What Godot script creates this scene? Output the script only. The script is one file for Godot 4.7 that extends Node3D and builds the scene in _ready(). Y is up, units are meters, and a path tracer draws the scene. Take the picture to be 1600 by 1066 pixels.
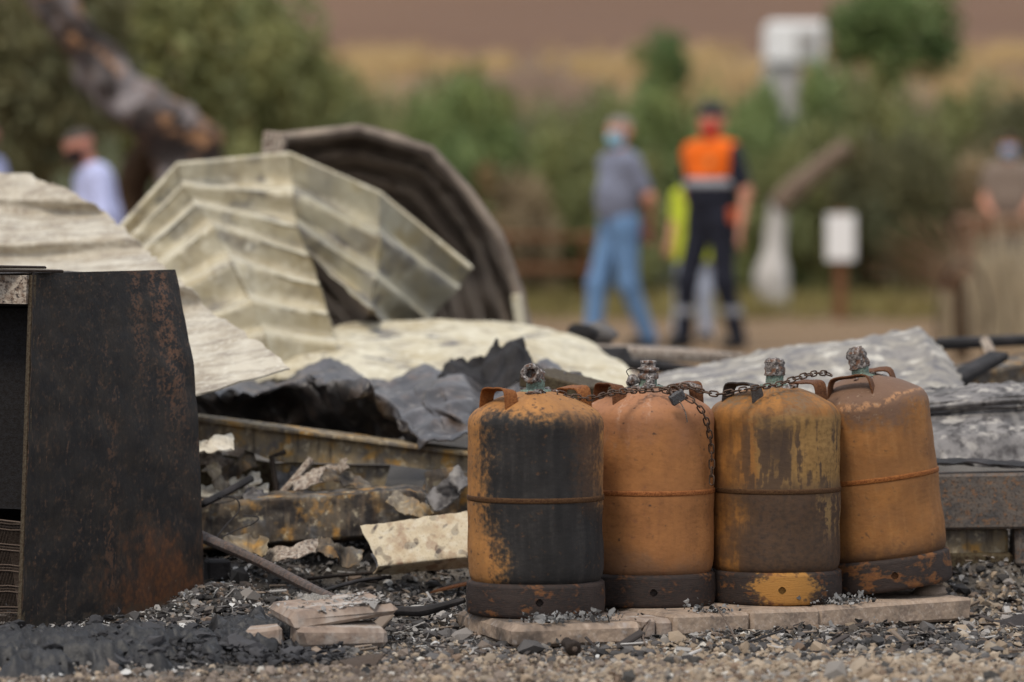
extends Node3D
# A burnt campsite: gas cylinders on paving slabs in front of collapsed cabins, people and a hillside beyond.
const F := 6417.0          # focal length in picture widths of 1600
const EYE := 0.93          # height of the lens
const CAM_Z := 9.0         # the camera stands at z = 9 and looks towards -z
var pitch := atan((533.0 - 341.0) / F)
var rng := RandomNumberGenerator.new()
var bump_noise := FastNoiseLite.new()
var crumple := FastNoiseLite.new()
var M := {}
var fold_dirs := [[Vector3(0.8, 0.6, 0.1).normalized(), 3.1, 1.0], [Vector3(-0.7, 0.75, 0.2).normalized(), 4.3, 0.75], [Vector3(1.0, -0.1, 0.4).normalized(), 6.1, 0.45], [Vector3(0.5, -0.9, 0.5).normalized(), 8.7, 0.3]]

# ---------------------------------------------------------------- mesh gathering
class Geo:
	var v := PackedVector3Array()
	var uv := PackedVector2Array()
	var c := PackedColorArray()
	var idx := PackedInt32Array()
	func vert(p: Vector3, t := Vector2.ZERO) -> int:
		v.append(p)
		uv.append(t)
		return v.size() - 1
	func tri(a: int, b: int, d: int) -> void:
		idx.append(a); idx.append(b); idx.append(d)
	func quad(a: int, b: int, d: int, e: int) -> void:
		idx.append(a); idx.append(b); idx.append(d)
		idx.append(a); idx.append(d); idx.append(e)
	func face(pts: Array) -> void:
		var s := v.size()
		for i in pts.size():
			vert(pts[i], Vector2(pts[i].x, pts[i].y))
		for i in range(1, pts.size() - 1):
			tri(s, s + i, s + i + 1)
	func commit() -> ArrayMesh:
		var n := PackedVector3Array()
		n.resize(v.size())
		for i in range(0, idx.size(), 3):
			var a := idx[i]
			var b := idx[i + 1]
			var d := idx[i + 2]
			var fn := (v[d] - v[a]).cross(v[b] - v[a])
			n[a] += fn
			n[b] += fn
			n[d] += fn
		for i in n.size():
			n[i] = n[i].normalized() if n[i].length_squared() > 1e-20 else Vector3.UP
		var arr := []
		arr.resize(Mesh.ARRAY_MAX)
		arr[Mesh.ARRAY_VERTEX] = v
		arr[Mesh.ARRAY_NORMAL] = n
		arr[Mesh.ARRAY_TEX_UV] = uv
		if c.size() == v.size():
			arr[Mesh.ARRAY_COLOR] = c
		arr[Mesh.ARRAY_INDEX] = idx
		var m := ArrayMesh.new()
		m.add_surface_from_arrays(Mesh.PRIMITIVE_TRIANGLES, arr)
		return m

# ---------------------------------------------------------------- node helpers
func at(px: float, py: float, d: float) -> Vector3:
	var r := Basis(Vector3.RIGHT, -pitch) * Vector3((px - 800.0) / F, -(py - 533.0) / F, -1.0)
	var k := d / -r.z
	return Vector3(r.x * k, EYE + r.y * k, CAM_Z - d)

# the wreckage lies close behind the cylinders: depths noted on a looser scale are drawn in round `around`
var around := 0.0
var gain := 0.45
func wreck(px: float, py: float, d: float) -> Vector3:
	if around > 0.0:
		return at(px, py, 9.3 + (around - 9.3) * 0.45 + (d - around) * gain)
	return at(px, py, 9.3 + (d - 9.3) * 0.45)

func tag(o: Node, label: String, category: String, group := "", kind := "") -> Node:
	if label: o.set_meta("label", label)
	if category: o.set_meta("category", category)
	if group: o.set_meta("group", group)
	if kind: o.set_meta("kind", kind)
	return o

func part(called: String, mesh: Mesh, m: Material, parent: Node = self) -> MeshInstance3D:
	var o := MeshInstance3D.new()
	o.name = called
	o.mesh = mesh
	o.material_override = m
	parent.add_child(o, true)
	return o

func thing(called: String, label: String, category: String, where := Vector3.ZERO, turn := 0.0, group := "") -> Node3D:
	var o := Node3D.new()
	o.name = called
	add_child(o, true)
	o.position = where
	o.rotation.y = turn
	tag(o, label, category, group)
	return o

# a mesh given in world coordinates, stored round its own base so that the node stands where the thing stands
func placed(called: String, g: Geo, m: Material, parent: Node = self) -> MeshInstance3D:
	var lo := Vector3.INF
	var hi := -Vector3.INF
	for p in g.v:
		lo = lo.min(p)
		hi = hi.max(p)
	var o := Vector3((lo.x + hi.x) / 2, lo.y, (lo.z + hi.z) / 2)
	if parent != self:
		o = (parent as Node3D).position
	for i in g.v.size():
		g.v[i] -= o
	var n := part(called, g.commit(), m, parent)
	if parent == self:
		n.position = o
	return n

# ---------------------------------------------------------------- shapes
func bevel_box(g: Geo, size: Vector3, b: float, xf := Transform3D(), chip := 0.0, sd := 1) -> void:
	var h := size / 2
	var r := RandomNumberGenerator.new()
	r.seed = sd
	var P := {}
	for sx in [-1, 1]:
		for sy in [-1, 1]:
			for sz in [-1, 1]:
				var j := Vector3(r.randf_range(-1, 1), r.randf_range(-1, 1), r.randf_range(-1, 1)) * chip
				var k := b * (1.0 + r.randf() * (1.5 if chip > 0 else 0.0))
				P[[sx, sy, sz, 0]] = xf * (Vector3(sx * h.x, sy * (h.y - k), sz * (h.z - k)) + j)
				P[[sx, sy, sz, 1]] = xf * (Vector3(sx * (h.x - k), sy * h.y, sz * (h.z - k)) + j)
				P[[sx, sy, sz, 2]] = xf * (Vector3(sx * (h.x - k), sy * (h.y - k), sz * h.z) + j)
	for s in [-1, 1]:
		var f := [[s, -1, -1, 0], [s, 1, -1, 0], [s, 1, 1, 0], [s, -1, 1, 0]]
		var f2 := [[-1, s, -1, 1], [-1, s, 1, 1], [1, s, 1, 1], [1, s, -1, 1]]
		var f3 := [[-1, -1, s, 2], [1, -1, s, 2], [1, 1, s, 2], [-1, 1, s, 2]]
		for q in [f, f2, f3]:
			var pts := [P[q[0]], P[q[1]], P[q[2]], P[q[3]]]
			if s < 0: pts.reverse()
			pts.reverse()
			g.face(pts)
	for a in [-1, 1]:
		for bb in [-1, 1]:
			var e1 := [P[[a, bb, -1, 0]], P[[a, bb, 1, 0]], P[[a, bb, 1, 1]], P[[a, bb, -1, 1]]]
			var e2 := [P[[a, -1, bb, 0]], P[[a, 1, bb, 0]], P[[a, 1, bb, 2]], P[[a, -1, bb, 2]]]
			var e3 := [P[[-1, a, bb, 1]], P[[1, a, bb, 1]], P[[1, a, bb, 2]], P[[-1, a, bb, 2]]]
			if a * bb > 0: e2.reverse()
			else:
				e1.reverse(); e3.reverse()
			for e in [e1, e2, e3]:
				g.face(e)
			for cc in [-1, 1]:
				var t := [P[[a, bb, cc, 0]], P[[a, bb, cc, 1]], P[[a, bb, cc, 2]]]
				if a * bb * cc > 0: t.reverse()
				g.face(t)

func box_mesh(size: Vector3, b: float, chip := 0.0, sd := 1) -> ArrayMesh:
	var g := Geo.new()
	bevel_box(g, size, b, Transform3D(), chip, sd)
	return g.commit()

# a beam between two points, `up` its height, `deep` its depth
func beam(g: Geo, a: Vector3, b: Vector3, up: float, deep: float, bev := 0.004, chip := 0.0, sd := 1) -> void:
	var x := (b - a).normalized()
	var z := x.cross(Vector3.UP).normalized()
	var y := z.cross(x).normalized()
	bevel_box(g, Vector3((b - a).length(), up, deep), bev, Transform3D(Basis(x, y, z), (a + b) / 2), chip, sd)

func lathe(g: Geo, prof: Array, segs: int, xf := Transform3D(), wob := 0.0) -> void:
	var total := 0.0
	var run := [0.0]
	for i in range(1, prof.size()):
		total += (prof[i] - prof[i - 1]).length()
		run.append(total)
	var s := g.v.size()
	for i in prof.size():
		for k in segs + 1:
			var a := (float(k) / segs - 0.5) * TAU
			var r: float = prof[i].x
			var p := Vector3(r * sin(a), prof[i].y, r * cos(a))
			if wob > 0 and k < segs:
				p += Vector3(bump_noise.get_noise_3dv(p * 3600.0), bump_noise.get_noise_3dv(p * 3600.0 + Vector3(50, 0, 0)) * 0.6, bump_noise.get_noise_3dv(p * 3600.0 + Vector3(0, 50, 0))) * wob
			elif wob > 0:
				p = xf.affine_inverse() * g.v[g.v.size() - segs]
			g.vert(xf * p, Vector2(float(k) / segs, 1.0 - run[i] / total))
	for i in prof.size() - 1:
		for k in segs:
			var q := s + i * (segs + 1) + k
			g.quad(q, q + segs + 1, q + segs + 2, q + 1)

func tube(g: Geo, path: Array, radii: Array, sides := 10, wob := 0.0, capped := true) -> void:
	var s := g.v.size()
	var n := path.size()
	var side := Vector3.ZERO
	var run := 0.0
	for i in n:
		var t: Vector3 = (path[mini(i + 1, n - 1)] - path[maxi(i - 1, 0)]).normalized()
		if side == Vector3.ZERO:
			side = t.cross(Vector3.UP if absf(t.y) < 0.9 else Vector3.RIGHT).normalized()
		side = (side - t * side.dot(t)).normalized()
		var other := t.cross(side)
		var r: float = radii[mini(i, radii.size() - 1)]
		if i > 0:
			run += (path[i] - path[i - 1]).length()
		for k in sides + 1:
			var a := TAU * k / sides
			var d := side * cos(a) + other * sin(a)
			var w := 1.0
			if wob > 0:
				w += wob * bump_noise.get_noise_3dv((path[i] + d * r) * 160.0)
			g.vert(path[i] + d * r * w, Vector2(float(k) / sides, run))
	for i in n - 1:
		for k in sides:
			var q := s + i * (sides + 1) + k
			g.quad(q, q + 1, q + sides + 2, q + sides + 1)
	if capped:
		for e in [0, n - 1]:
			var m := g.vert(path[e])
			for k in sides:
				var q: int = s + e * (sides + 1) + k
				if e == 0: g.tri(m, q + 1, q)
				else: g.tri(m, q, q + 1)

func smooth_path(pts: Array, per := 6) -> Array:
	var out := []
	for i in pts.size() - 1:
		var a: Vector3 = pts[maxi(i - 1, 0)]
		var b: Vector3 = pts[i]
		var c: Vector3 = pts[i + 1]
		var d: Vector3 = pts[mini(i + 2, pts.size() - 1)]
		for k in per:
			out.append(b.cubic_interpolate(c, a, d, float(k) / per))
	out.append(pts[-1])
	return out

# a flat strip bent along a path
func strap(g: Geo, path: Array, wide: Vector3, width: float, thick: float) -> void:
	var n := path.size()
	var ring := []
	for i in n:
		var t: Vector3 = (path[mini(i + 1, n - 1)] - path[maxi(i - 1, 0)]).normalized()
		var nrm := t.cross(wide).normalized()
		var w := wide * width / 2
		var h := nrm * thick / 2
		ring.append([path[i] - w * 0.94 - h, path[i] + w * 0.94 - h, path[i] + w - h * 0.6, path[i] + w + h * 0.6, path[i] + w * 0.94 + h, path[i] - w * 0.94 + h, path[i] - w + h * 0.6, path[i] - w - h * 0.6])
	var s := g.v.size()
	for i in n:
		for k in 9:
			g.vert(ring[i][k % 8], Vector2(k / 8.0, float(i) / n))
	for i in n - 1:
		for k in 8:
			var q := s + i * 9 + k
			g.quad(q, q + 1, q + 10, q + 9)
	g.face(ring[0])
	var last: Array = ring[n - 1].duplicate()
	last.reverse()
	g.face(last)

# sheet metal: rows of control points, folded between them, crumpled, with real thickness
func sheet(rows: Array, nu: int, nv: int, o := {}) -> Geo:
	var R := rows.size()
	var C: int = rows[0].size()
	var W := nu * (C - 1) + 1
	var H := nv * (R - 1) + 1
	var soft: float = o.get("soft", 0.0)
	var P := PackedVector3Array()
	P.resize(W * H)
	for j in H:
		var fv := float(j) / nv
		var r0 := mini(int(fv), R - 2)
		var tv := fv - r0
		for i in W:
			var fu := float(i) / nu
			var c0 := mini(int(fu), C - 2)
			var tu := fu - c0
			var a: Vector3 = rows[r0][c0].lerp(rows[r0][c0 + 1], tu)
			var b: Vector3 = rows[r0 + 1][c0].lerp(rows[r0 + 1][c0 + 1], tu)
			var p := a.lerp(b, tv)
			if soft > 0:
				var q := []
				for rr in 4:
					var row: Array = rows[clampi(r0 - 1 + rr, 0, R - 1)]
					q.append((row[c0] as Vector3).cubic_interpolate(row[c0 + 1], row[maxi(c0 - 1, 0)], row[mini(c0 + 2, C - 1)], tu))
				p = p.lerp((q[1] as Vector3).cubic_interpolate(q[2], q[0], q[3], tv), soft)
			P[j * W + i] = p
	var N := grid_normals(P, W, H)
	var amp: float = o.get("crumple", 0.0)
	var fr: float = o.get("freq", 3.0)
	var ribs: float = o.get("ribs", 0.0)
	var rib_amp: float = o.get("rib_amp", 0.0)
	var along_v: bool = o.get("along_v", true)
	var rag: float = o.get("rag", 0.0)
	var crease: float = o.get("crease", 0.0)
	var cf: float = o.get("crease_freq", 1.0)
	var off := Vector3(o.get("seed", 0.0), 3.1, 7.7)
	for j in H:
		for i in W:
			var k := j * W + i
			var p := P[k]
			var d := 0.0
			if amp > 0:
				var a1 := crumple.get_noise_3dv(p * fr * 120.0 + off * 40.0)
				var a2 := crumple.get_noise_3dv(p * fr * 300.0 - off * 60.0)
				d += amp * ((absf(a1) - 0.25) * 2.0 + a2 * 0.4)
			if crease > 0:
				var bend := Vector3(crumple.get_noise_3dv(p * 60.0 + off * 30.0), crumple.get_noise_3dv(p * 60.0 + off * 50.0), 0) * 0.05
				for w in fold_dirs:
					var ph: float = ((p + bend).dot(w[0]) + off.x) * w[1] * cf
					d += crease * w[2] * (absf(fposmod(ph, 1.0) - 0.5) * 4.0 - 1.0)
			if ribs > 0:
				var t := (float(i) / (W - 1) if along_v else float(j) / (H - 1)) * ribs
				var tri := absf(fposmod(t, 1.0) - 0.5) * 2.0
				d += rib_amp * smoothstep(0.2, 0.8, tri)
			p += N[k] * d
			if rag > 0 and (i == 0 or j == 0 or i == W - 1 or j == H - 1):
				p += Vector3(bump_noise.get_noise_3dv(p * 1300.0), bump_noise.get_noise_3dv(p * 1300.0 + Vector3(9, 0, 0)), 0) * rag
			P[k] = p
	N = grid_normals(P, W, H)
	var th: float = o.get("thick", 0.004)
	var g := Geo.new()
	for side in 2:
		for j in H:
			for i in W:
				g.vert(P[j * W + i] - N[j * W + i] * (th * side), Vector2(float(i) / (W - 1), float(j) / (H - 1)))
		for j in H - 1:
			for i in W - 1:
				var q := side * W * H + j * W + i
				if side == 0: g.quad(q, q + 1, q + W + 1, q + W)
				else: g.quad(q, q + W, q + W + 1, q + 1)
	var B := W * H
	for i in W - 1:
		g.face([g.v[i], g.v[B + i], g.v[B + i + 1], g.v[i + 1]])
		var k := (H - 1) * W + i
		g.face([g.v[k], g.v[k + 1], g.v[B + k + 1], g.v[B + k]])
	for j in H - 1:
		var k := j * W
		g.face([g.v[k], g.v[k + W], g.v[B + k + W], g.v[B + k]])
		k += W - 1
		g.face([g.v[k], g.v[B + k], g.v[B + k + W], g.v[k + W]])
	return g

func grid_normals(P: PackedVector3Array, W: int, H: int) -> PackedVector3Array:
	var N := PackedVector3Array()
	N.resize(W * H)
	for j in H:
		for i in W:
			var du := P[j * W + mini(i + 1, W - 1)] - P[j * W + maxi(i - 1, 0)]
			var dv := P[mini(j + 1, H - 1) * W + i] - P[maxi(j - 1, 0) * W + i]
			N[j * W + i] = dv.cross(du).normalized()
	return N

# rows of [px, py, depth] triples to rows of points
func grid(spec: Array) -> Array:
	var rows := []
	for r in spec:
		var row := []
		for p in r:
			row.append(wreck(p[0], p[1], p[2]))
		rows.append(row)
	return rows

func plate(g: Geo, outline: Array, back: Vector3) -> void:
	var flat := PackedVector2Array()
	for p in outline:
		flat.append(Vector2(p.x, p.y))
	var t := Geometry2D.triangulate_polygon(flat)
	for i in range(0, t.size(), 3):
		g.face([outline[t[i]], outline[t[i + 1]], outline[t[i + 2]]])
		g.face([outline[t[i + 2]] + back, outline[t[i + 1]] + back, outline[t[i]] + back])
	for i in outline.size():
		var a: Vector3 = outline[i]
		var b: Vector3 = outline[(i + 1) % outline.size()]
		g.face([a, b, b + back, a + back])

func rock_mesh(sd: int, flat: float, sub := 0, sharp := false) -> ArrayMesh:
	var r := RandomNumberGenerator.new()
	r.seed = sd
	var ph := (1.0 + sqrt(5.0)) / 2.0
	var vs := []
	for s in [-1, 1]:
		for t in [-1, 1]:
			vs.append(Vector3(s, t * ph, 0).normalized())
			vs.append(Vector3(0, s, t * ph).normalized())
			vs.append(Vector3(t * ph, 0, s).normalized())
	var faces := []
	for a in 12:
		for b in range(a + 1, 12):
			for c in range(b + 1, 12):
				if (vs[a] - vs[b]).length() < 1.1 and (vs[b] - vs[c]).length() < 1.1 and (vs[a] - vs[c]).length() < 1.1:
					faces.append([vs[a], vs[b], vs[c]])
	for n in sub:
		var more := []
		for f in faces:
			var ab: Vector3 = ((f[0] + f[1]) / 2).normalized()
			var bc: Vector3 = ((f[1] + f[2]) / 2).normalized()
			var ca: Vector3 = ((f[2] + f[0]) / 2).normalized()
			more.append_array([[f[0], ab, ca], [ab, f[1], bc], [ca, bc, f[2]], [ab, bc, ca]])
		faces = more
	var moved := {}
	var at_index := {}
	var g := Geo.new()
	var sharp_g := Geo.new()
	for f in faces:
		var ids := []
		for p in f:
			if not moved.has(p):
				var k := 1.0 + r.randf_range(-0.3, 0.25)
				moved[p] = Vector3(p.x, p.y * flat, p.z * 0.85) * k
				at_index[p] = g.vert(moved[p], Vector2(p.x, p.z))
			ids.append(at_index[p])
		if ((f[2] - f[0]) as Vector3).cross(f[1] - f[0]).dot(f[0]) < 0:
			ids.reverse()
		if sharp: sharp_g.face([g.v[ids[0]], g.v[ids[1]], g.v[ids[2]]])
		else: g.tri(ids[0], ids[1], ids[2])
	return sharp_g.commit() if sharp else g.commit()

func flake_mesh(sd: int, bend: float) -> ArrayMesh:
	var r := RandomNumberGenerator.new()
	r.seed = sd
	var g := Geo.new()
	var n := 7
	var top := []
	for k in n:
		var a := TAU * k / n
		var q := r.randf_range(0.45, 1.0)
		var p := Vector3(cos(a) * q, 0, sin(a) * q * 0.75)
		p.y = bend * (p.x * p.x - 0.3) + r.randf_range(-0.08, 0.08)
		top.append(p)
	plate_xz(g, top, 0.07)
	return g.commit()

func plate_xz(g: Geo, top: Array, th: float) -> void:
	var n := top.size()
	var mid := Vector3.ZERO
	for p in top:
		mid += p / n
	for i in n:
		var a: Vector3 = top[i]
		var b: Vector3 = top[(i + 1) % n]
		var d := Vector3(0, -th, 0)
		g.face([mid, b, a])
		g.face([mid + d, a + d, b + d])
		g.face([a, b, b + d, a + d])

# ---------------------------------------------------------------- textures of matter
func noise_bytes(sd: int, w: int, h: int, freq: float, oct := 4, sx := 1, sy := 1, kind := 0) -> PackedByteArray:
	var n := FastNoiseLite.new()
	n.seed = sd
	n.frequency = freq
	n.noise_type = FastNoiseLite.TYPE_SIMPLEX_SMOOTH if kind < 2 else FastNoiseLite.TYPE_CELLULAR
	n.fractal_type = FastNoiseLite.FRACTAL_RIDGED if kind == 1 else FastNoiseLite.FRACTAL_FBM
	n.fractal_octaves = oct
	n.fractal_gain = 0.6
	var im := n.get_seamless_image(w / sx, h / sy, false, false, 0.15)
	im.convert(Image.FORMAT_L8)
	if sx > 1 or sy > 1:
		im.resize(w, h, Image.INTERPOLATE_CUBIC)
	return im.get_data()

# layers: [seed, freq, octaves, stretch x, stretch y, kind, from, to, colour]
func patina(w: int, h: int, base: Color, layers: Array) -> ImageTexture:
	var blank := Image.create(w, h, false, Image.FORMAT_RGB8)
	blank.fill(base)
	var px := blank.get_data()
	for L in layers:
		var nb := noise_bytes(L[0], w, h, L[1], L[2], L[3], L[4], L[5])
		var col: Color = L[8]
		var lut := PackedInt32Array()
		lut.resize(256)
		for i in 256:
			var mid: float = (L[6] + L[7]) / 2.0
			var half: float = (L[7] - L[6]) * 0.75 + 0.02
			lut[i] = int(256.0 * col.a * smoothstep(mid - half, mid + half, i / 255.0))
		var cr := col.r8
		var cg := col.g8
		var cb := col.b8
		for i in w * h:
			var a := lut[nb[i]]
			if a > 0:
				var j := i * 3
				px[j] += ((cr - px[j]) * a) >> 8
				px[j + 1] += ((cg - px[j + 1]) * a) >> 8
				px[j + 2] += ((cb - px[j + 2]) * a) >> 8
	return ImageTexture.create_from_image(Image.create_from_data(w, h, false, Image.FORMAT_RGB8, px))

func relief(sd: int, size: int, freq: float, oct := 5, sx := 1, sy := 1, kind := 0) -> ImageTexture:
	return ImageTexture.create_from_image(Image.create_from_data(size, size, false, Image.FORMAT_L8, noise_bytes(sd, size, size, freq, oct, sx, sy, kind)))

func mat(color: Color, tex: Texture2D = null, rough := 0.85, bump: Texture2D = null, depth := 0.0, tiles := 0.0) -> StandardMaterial3D:
	var m := StandardMaterial3D.new()
	m.albedo_color = color
	m.roughness = rough
	m.metallic_specular = 0.35
	if tex: m.albedo_texture = tex
	if bump:
		m.heightmap_enabled = true
		m.heightmap_texture = bump
		m.heightmap_scale = depth
	if tiles > 0:
		m.uv1_triplanar = true
		m.uv1_scale = Vector3.ONE * tiles
	return m

func rgb(r: int, g: int, b: int, a := 1.0) -> Color:
	return Color(r / 255.0, g / 255.0, b / 255.0, a)

func mixc(a: Color, b: Color, t: float) -> Color:
	return a.lerp(b, clampf(t, 0, 1))

# rust, scale, paint and char on a gas cylinder; u runs round it (0.5 faces the camera), t up the wall
func cylinder_skin(kind: int) -> ImageTexture:
	var w := 560
	var h := 350
	var blot := noise_bytes(11 + kind, w, h, 0.012, 5)
	var fine := noise_bytes(31 + kind, w, h, 0.09, 4)
	var run := noise_bytes(51 + kind, w, h, 0.05, 4, 1, 10)
	var spot := noise_bytes(71 + kind, w, h, 0.05, 3)
	var px := PackedByteArray()
	px.resize(w * h * 3)
	for y in h:
		var t := 1.0 - float(y) / h
		for x in w:
			var i := y * w + x
			var a := (float(x) / w - 0.5) * TAU
			var s := sin(a) if cos(a) > 0 else signf(a) * (2.0 - absf(sin(a)))
			var nb := blot[i] / 255.0 - 0.5
			var nf := fine[i] / 255.0 - 0.5
			var nr := run[i] / 255.0 - 0.5
			var ns := spot[i] / 255.0 - 0.5
			var c: Color
			if kind == 0:
				c = mixc(rgb(172, 114, 54), rgb(132, 86, 44), 0.5 + nb * 1.4 + nr * 0.5)
				c = mixc(c, rgb(190, 134, 76), (nf + nb) * 1.2)
				c = mixc(c, rgb(84, 56, 38), (ns + nf * 0.6 - 0.22) * 4.0)
				var edge := minf(minf((s + 0.80 - 0.22 * smoothstep(0.4, 0.1, t)) * 1.4, (0.98 + 0.5 * smoothstep(0.35, 0.2, t) + 0.3 * smoothstep(0.6, 0.75, t) - s) * 1.4), (0.725 - 0.03 * s - t) * 5.0)
				var ch := smoothstep(-0.22, 0.32, edge + nb * 0.30 + nf * 0.46 + nr * 0.2)
				var black := mixc(rgb(43, 40, 39), rgb(30, 28, 28), 0.5 + nr * 1.6 + nb)
				black = mixc(black, rgb(104, 68, 42), clampf((nf + ns - 0.30) * 2.5, 0, 0.7) + 0.6 * smoothstep(0.40, 0.80, s + nf * 0.4) * smoothstep(0.25, 0.5, t + nb * 0.2))
				black = mixc(black, rgb(60, 55, 51), (-nf - nr - 0.25) * 1.6)
				c = mixc(c, black, ch)
			elif kind == 1:
				c = mixc(rgb(164, 104, 52), rgb(144, 90, 46), 0.5 + nb * 1.1 + nr * 0.7)
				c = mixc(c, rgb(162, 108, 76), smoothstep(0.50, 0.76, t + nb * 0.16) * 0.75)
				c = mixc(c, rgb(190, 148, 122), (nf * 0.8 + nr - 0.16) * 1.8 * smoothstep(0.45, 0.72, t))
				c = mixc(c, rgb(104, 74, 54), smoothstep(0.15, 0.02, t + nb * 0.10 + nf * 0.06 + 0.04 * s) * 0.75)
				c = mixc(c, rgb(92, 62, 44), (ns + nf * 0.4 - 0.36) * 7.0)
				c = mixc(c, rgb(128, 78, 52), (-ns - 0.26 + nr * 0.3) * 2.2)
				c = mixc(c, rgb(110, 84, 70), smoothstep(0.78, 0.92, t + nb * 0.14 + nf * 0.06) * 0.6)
			elif kind == 2:
				c = mixc(rgb(156, 100, 40), rgb(110, 70, 34), 0.5 + nb * 1.3 + nr)
				c = mixc(c, rgb(178, 128, 66), (nf + nb) * 1.1 * smoothstep(0.5, 0.7, t))
				c = mixc(c, rgb(100, 86, 72), smoothstep(0.66, 0.80, t + nb * 0.12) * clampf(0.2 + nf * 1.6 + nb, 0, 1))
				var paint := minf(minf((s + 0.36) * 1.2, (1.0 - s) * 1.5 + 0.1), minf((0.69 - t) * 5.0, (t - 0.355) * 6.0))
				var pm := smoothstep(-0.06, 0.12, paint + nb * 0.16 + nf * 0.12)
				c = mixc(c, mixc(rgb(154, 116, 62), rgb(134, 98, 50), 0.5 + nf * 1.6 + nb), pm * 0.95)
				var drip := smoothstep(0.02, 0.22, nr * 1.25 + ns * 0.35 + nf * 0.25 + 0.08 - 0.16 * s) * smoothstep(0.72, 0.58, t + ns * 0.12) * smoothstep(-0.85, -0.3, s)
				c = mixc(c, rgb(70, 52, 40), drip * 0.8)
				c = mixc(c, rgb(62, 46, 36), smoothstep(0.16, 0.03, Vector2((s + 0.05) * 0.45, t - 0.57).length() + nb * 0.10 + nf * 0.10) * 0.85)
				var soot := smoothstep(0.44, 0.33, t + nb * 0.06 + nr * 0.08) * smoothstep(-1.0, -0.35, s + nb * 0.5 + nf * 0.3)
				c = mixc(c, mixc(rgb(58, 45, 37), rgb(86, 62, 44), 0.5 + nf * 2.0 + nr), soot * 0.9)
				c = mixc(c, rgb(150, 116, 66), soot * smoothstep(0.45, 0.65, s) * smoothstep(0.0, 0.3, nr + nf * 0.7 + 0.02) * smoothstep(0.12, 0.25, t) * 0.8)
			else:
				c = mixc(rgb(154, 98, 44), rgb(120, 76, 38), 0.5 + nb * 1.3)
				c = mixc(c, rgb(170, 116, 60), (nr + nf) * 1.0)
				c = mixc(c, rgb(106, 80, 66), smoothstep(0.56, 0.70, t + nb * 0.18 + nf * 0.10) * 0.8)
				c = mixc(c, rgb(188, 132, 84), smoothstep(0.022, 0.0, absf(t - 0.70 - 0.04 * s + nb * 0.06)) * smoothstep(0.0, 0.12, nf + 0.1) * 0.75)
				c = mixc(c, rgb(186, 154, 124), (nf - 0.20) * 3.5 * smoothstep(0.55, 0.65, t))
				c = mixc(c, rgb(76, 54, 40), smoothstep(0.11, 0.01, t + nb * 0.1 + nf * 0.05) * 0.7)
				c = mixc(c, rgb(84, 58, 40), (ns + nf * 0.5 - 0.30) * 3.5)
			c = mixc(c, c * 0.75, nf * 1.0)
			var grey := c.r * 0.4 + c.g * 0.45 + c.b * 0.15
			c = mixc(c, Color(grey, grey, grey), 0.13)
			px[i * 3] = c.r8
			px[i * 3 + 1] = c.g8
			px[i * 3 + 2] = c.b8
	return ImageTexture.create_from_image(Image.create_from_data(w, h, false, Image.FORMAT_RGB8, px))

# soot, rust runs and ash specks on the cabinet's side
func panel_skin() -> ImageTexture:
	var w := 440
	var h := 640
	var blot := noise_bytes(601, w, h, 0.012, 5)
	var fine := noise_bytes(602, w, h, 0.10, 4)
	var run := noise_bytes(603, w, h, 0.07, 4, 1, 10)
	var mid := noise_bytes(604, w, h, 0.035, 5)
	var px := PackedByteArray()
	px.resize(w * h * 3)
	for y in h:
		var v := float(y) / h
		for x in w:
			var i := y * w + x
			var u := float(x) / w
			var nb := blot[i] / 255.0 - 0.5
			var nf := fine[i] / 255.0 - 0.5
			var nr := run[i] / 255.0 - 0.5
			var nm := mid[i] / 255.0 - 0.5
			var c := mixc(rgb(46, 41, 37), rgb(33, 31, 31), 0.5 + nb * 2.2 + nr * 0.8)
			c = mixc(c, rgb(82, 62, 48), (nm + nf * 0.7 - 0.06) * 1.8)
			c = mixc(c, rgb(104, 76, 58), (nr + nf * 0.6 - 0.26) * 2.6)
			var streak := smoothstep(0.10, 0.02, absf(u - 0.83 - 0.05 * v + nr * 0.08)) * smoothstep(0.75, 0.45, v + nm * 0.5)
			streak = maxf(streak, 0.8 * smoothstep(0.07, 0.0, absf(u - 0.68 + nr * 0.06)) * smoothstep(0.55, 0.3, v + nm * 0.6))
			streak = maxf(streak, 0.55 * smoothstep(0.05, 0.0, absf(u - 0.47 + nr * 0.08)) * smoothstep(0.35, 0.6, v + nm * 0.6))
			c = mixc(c, mixc(rgb(126, 92, 70), rgb(96, 66, 48), 0.5 + nf * 2.0), streak * smoothstep(-0.12, 0.16, nf + nm * 0.9))
			var low := smoothstep(0.20, 0.02, Vector2((u - 0.72) * 0.55, (v - 0.92) * 1.3).length() + nb * 0.20 + nm * 0.22)
			c = mixc(c, mixc(rgb(112, 70, 42), rgb(78, 52, 38), 0.5 + nf * 2.0), low * 0.85)
			c = mixc(c, rgb(92, 84, 72), smoothstep(0.93, 1.0, v + nm * 0.08) * 0.5)
			c = mixc(c, rgb(170, 160, 148), (nf + nm * 0.3 - 0.44) * 12.0)
			px[i * 3] = c.r8
			px[i * 3 + 1] = c.g8
			px[i * 3 + 2] = c.b8
	return ImageTexture.create_from_image(Image.create_from_data(w, h, false, Image.FORMAT_RGB8, px))

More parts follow.
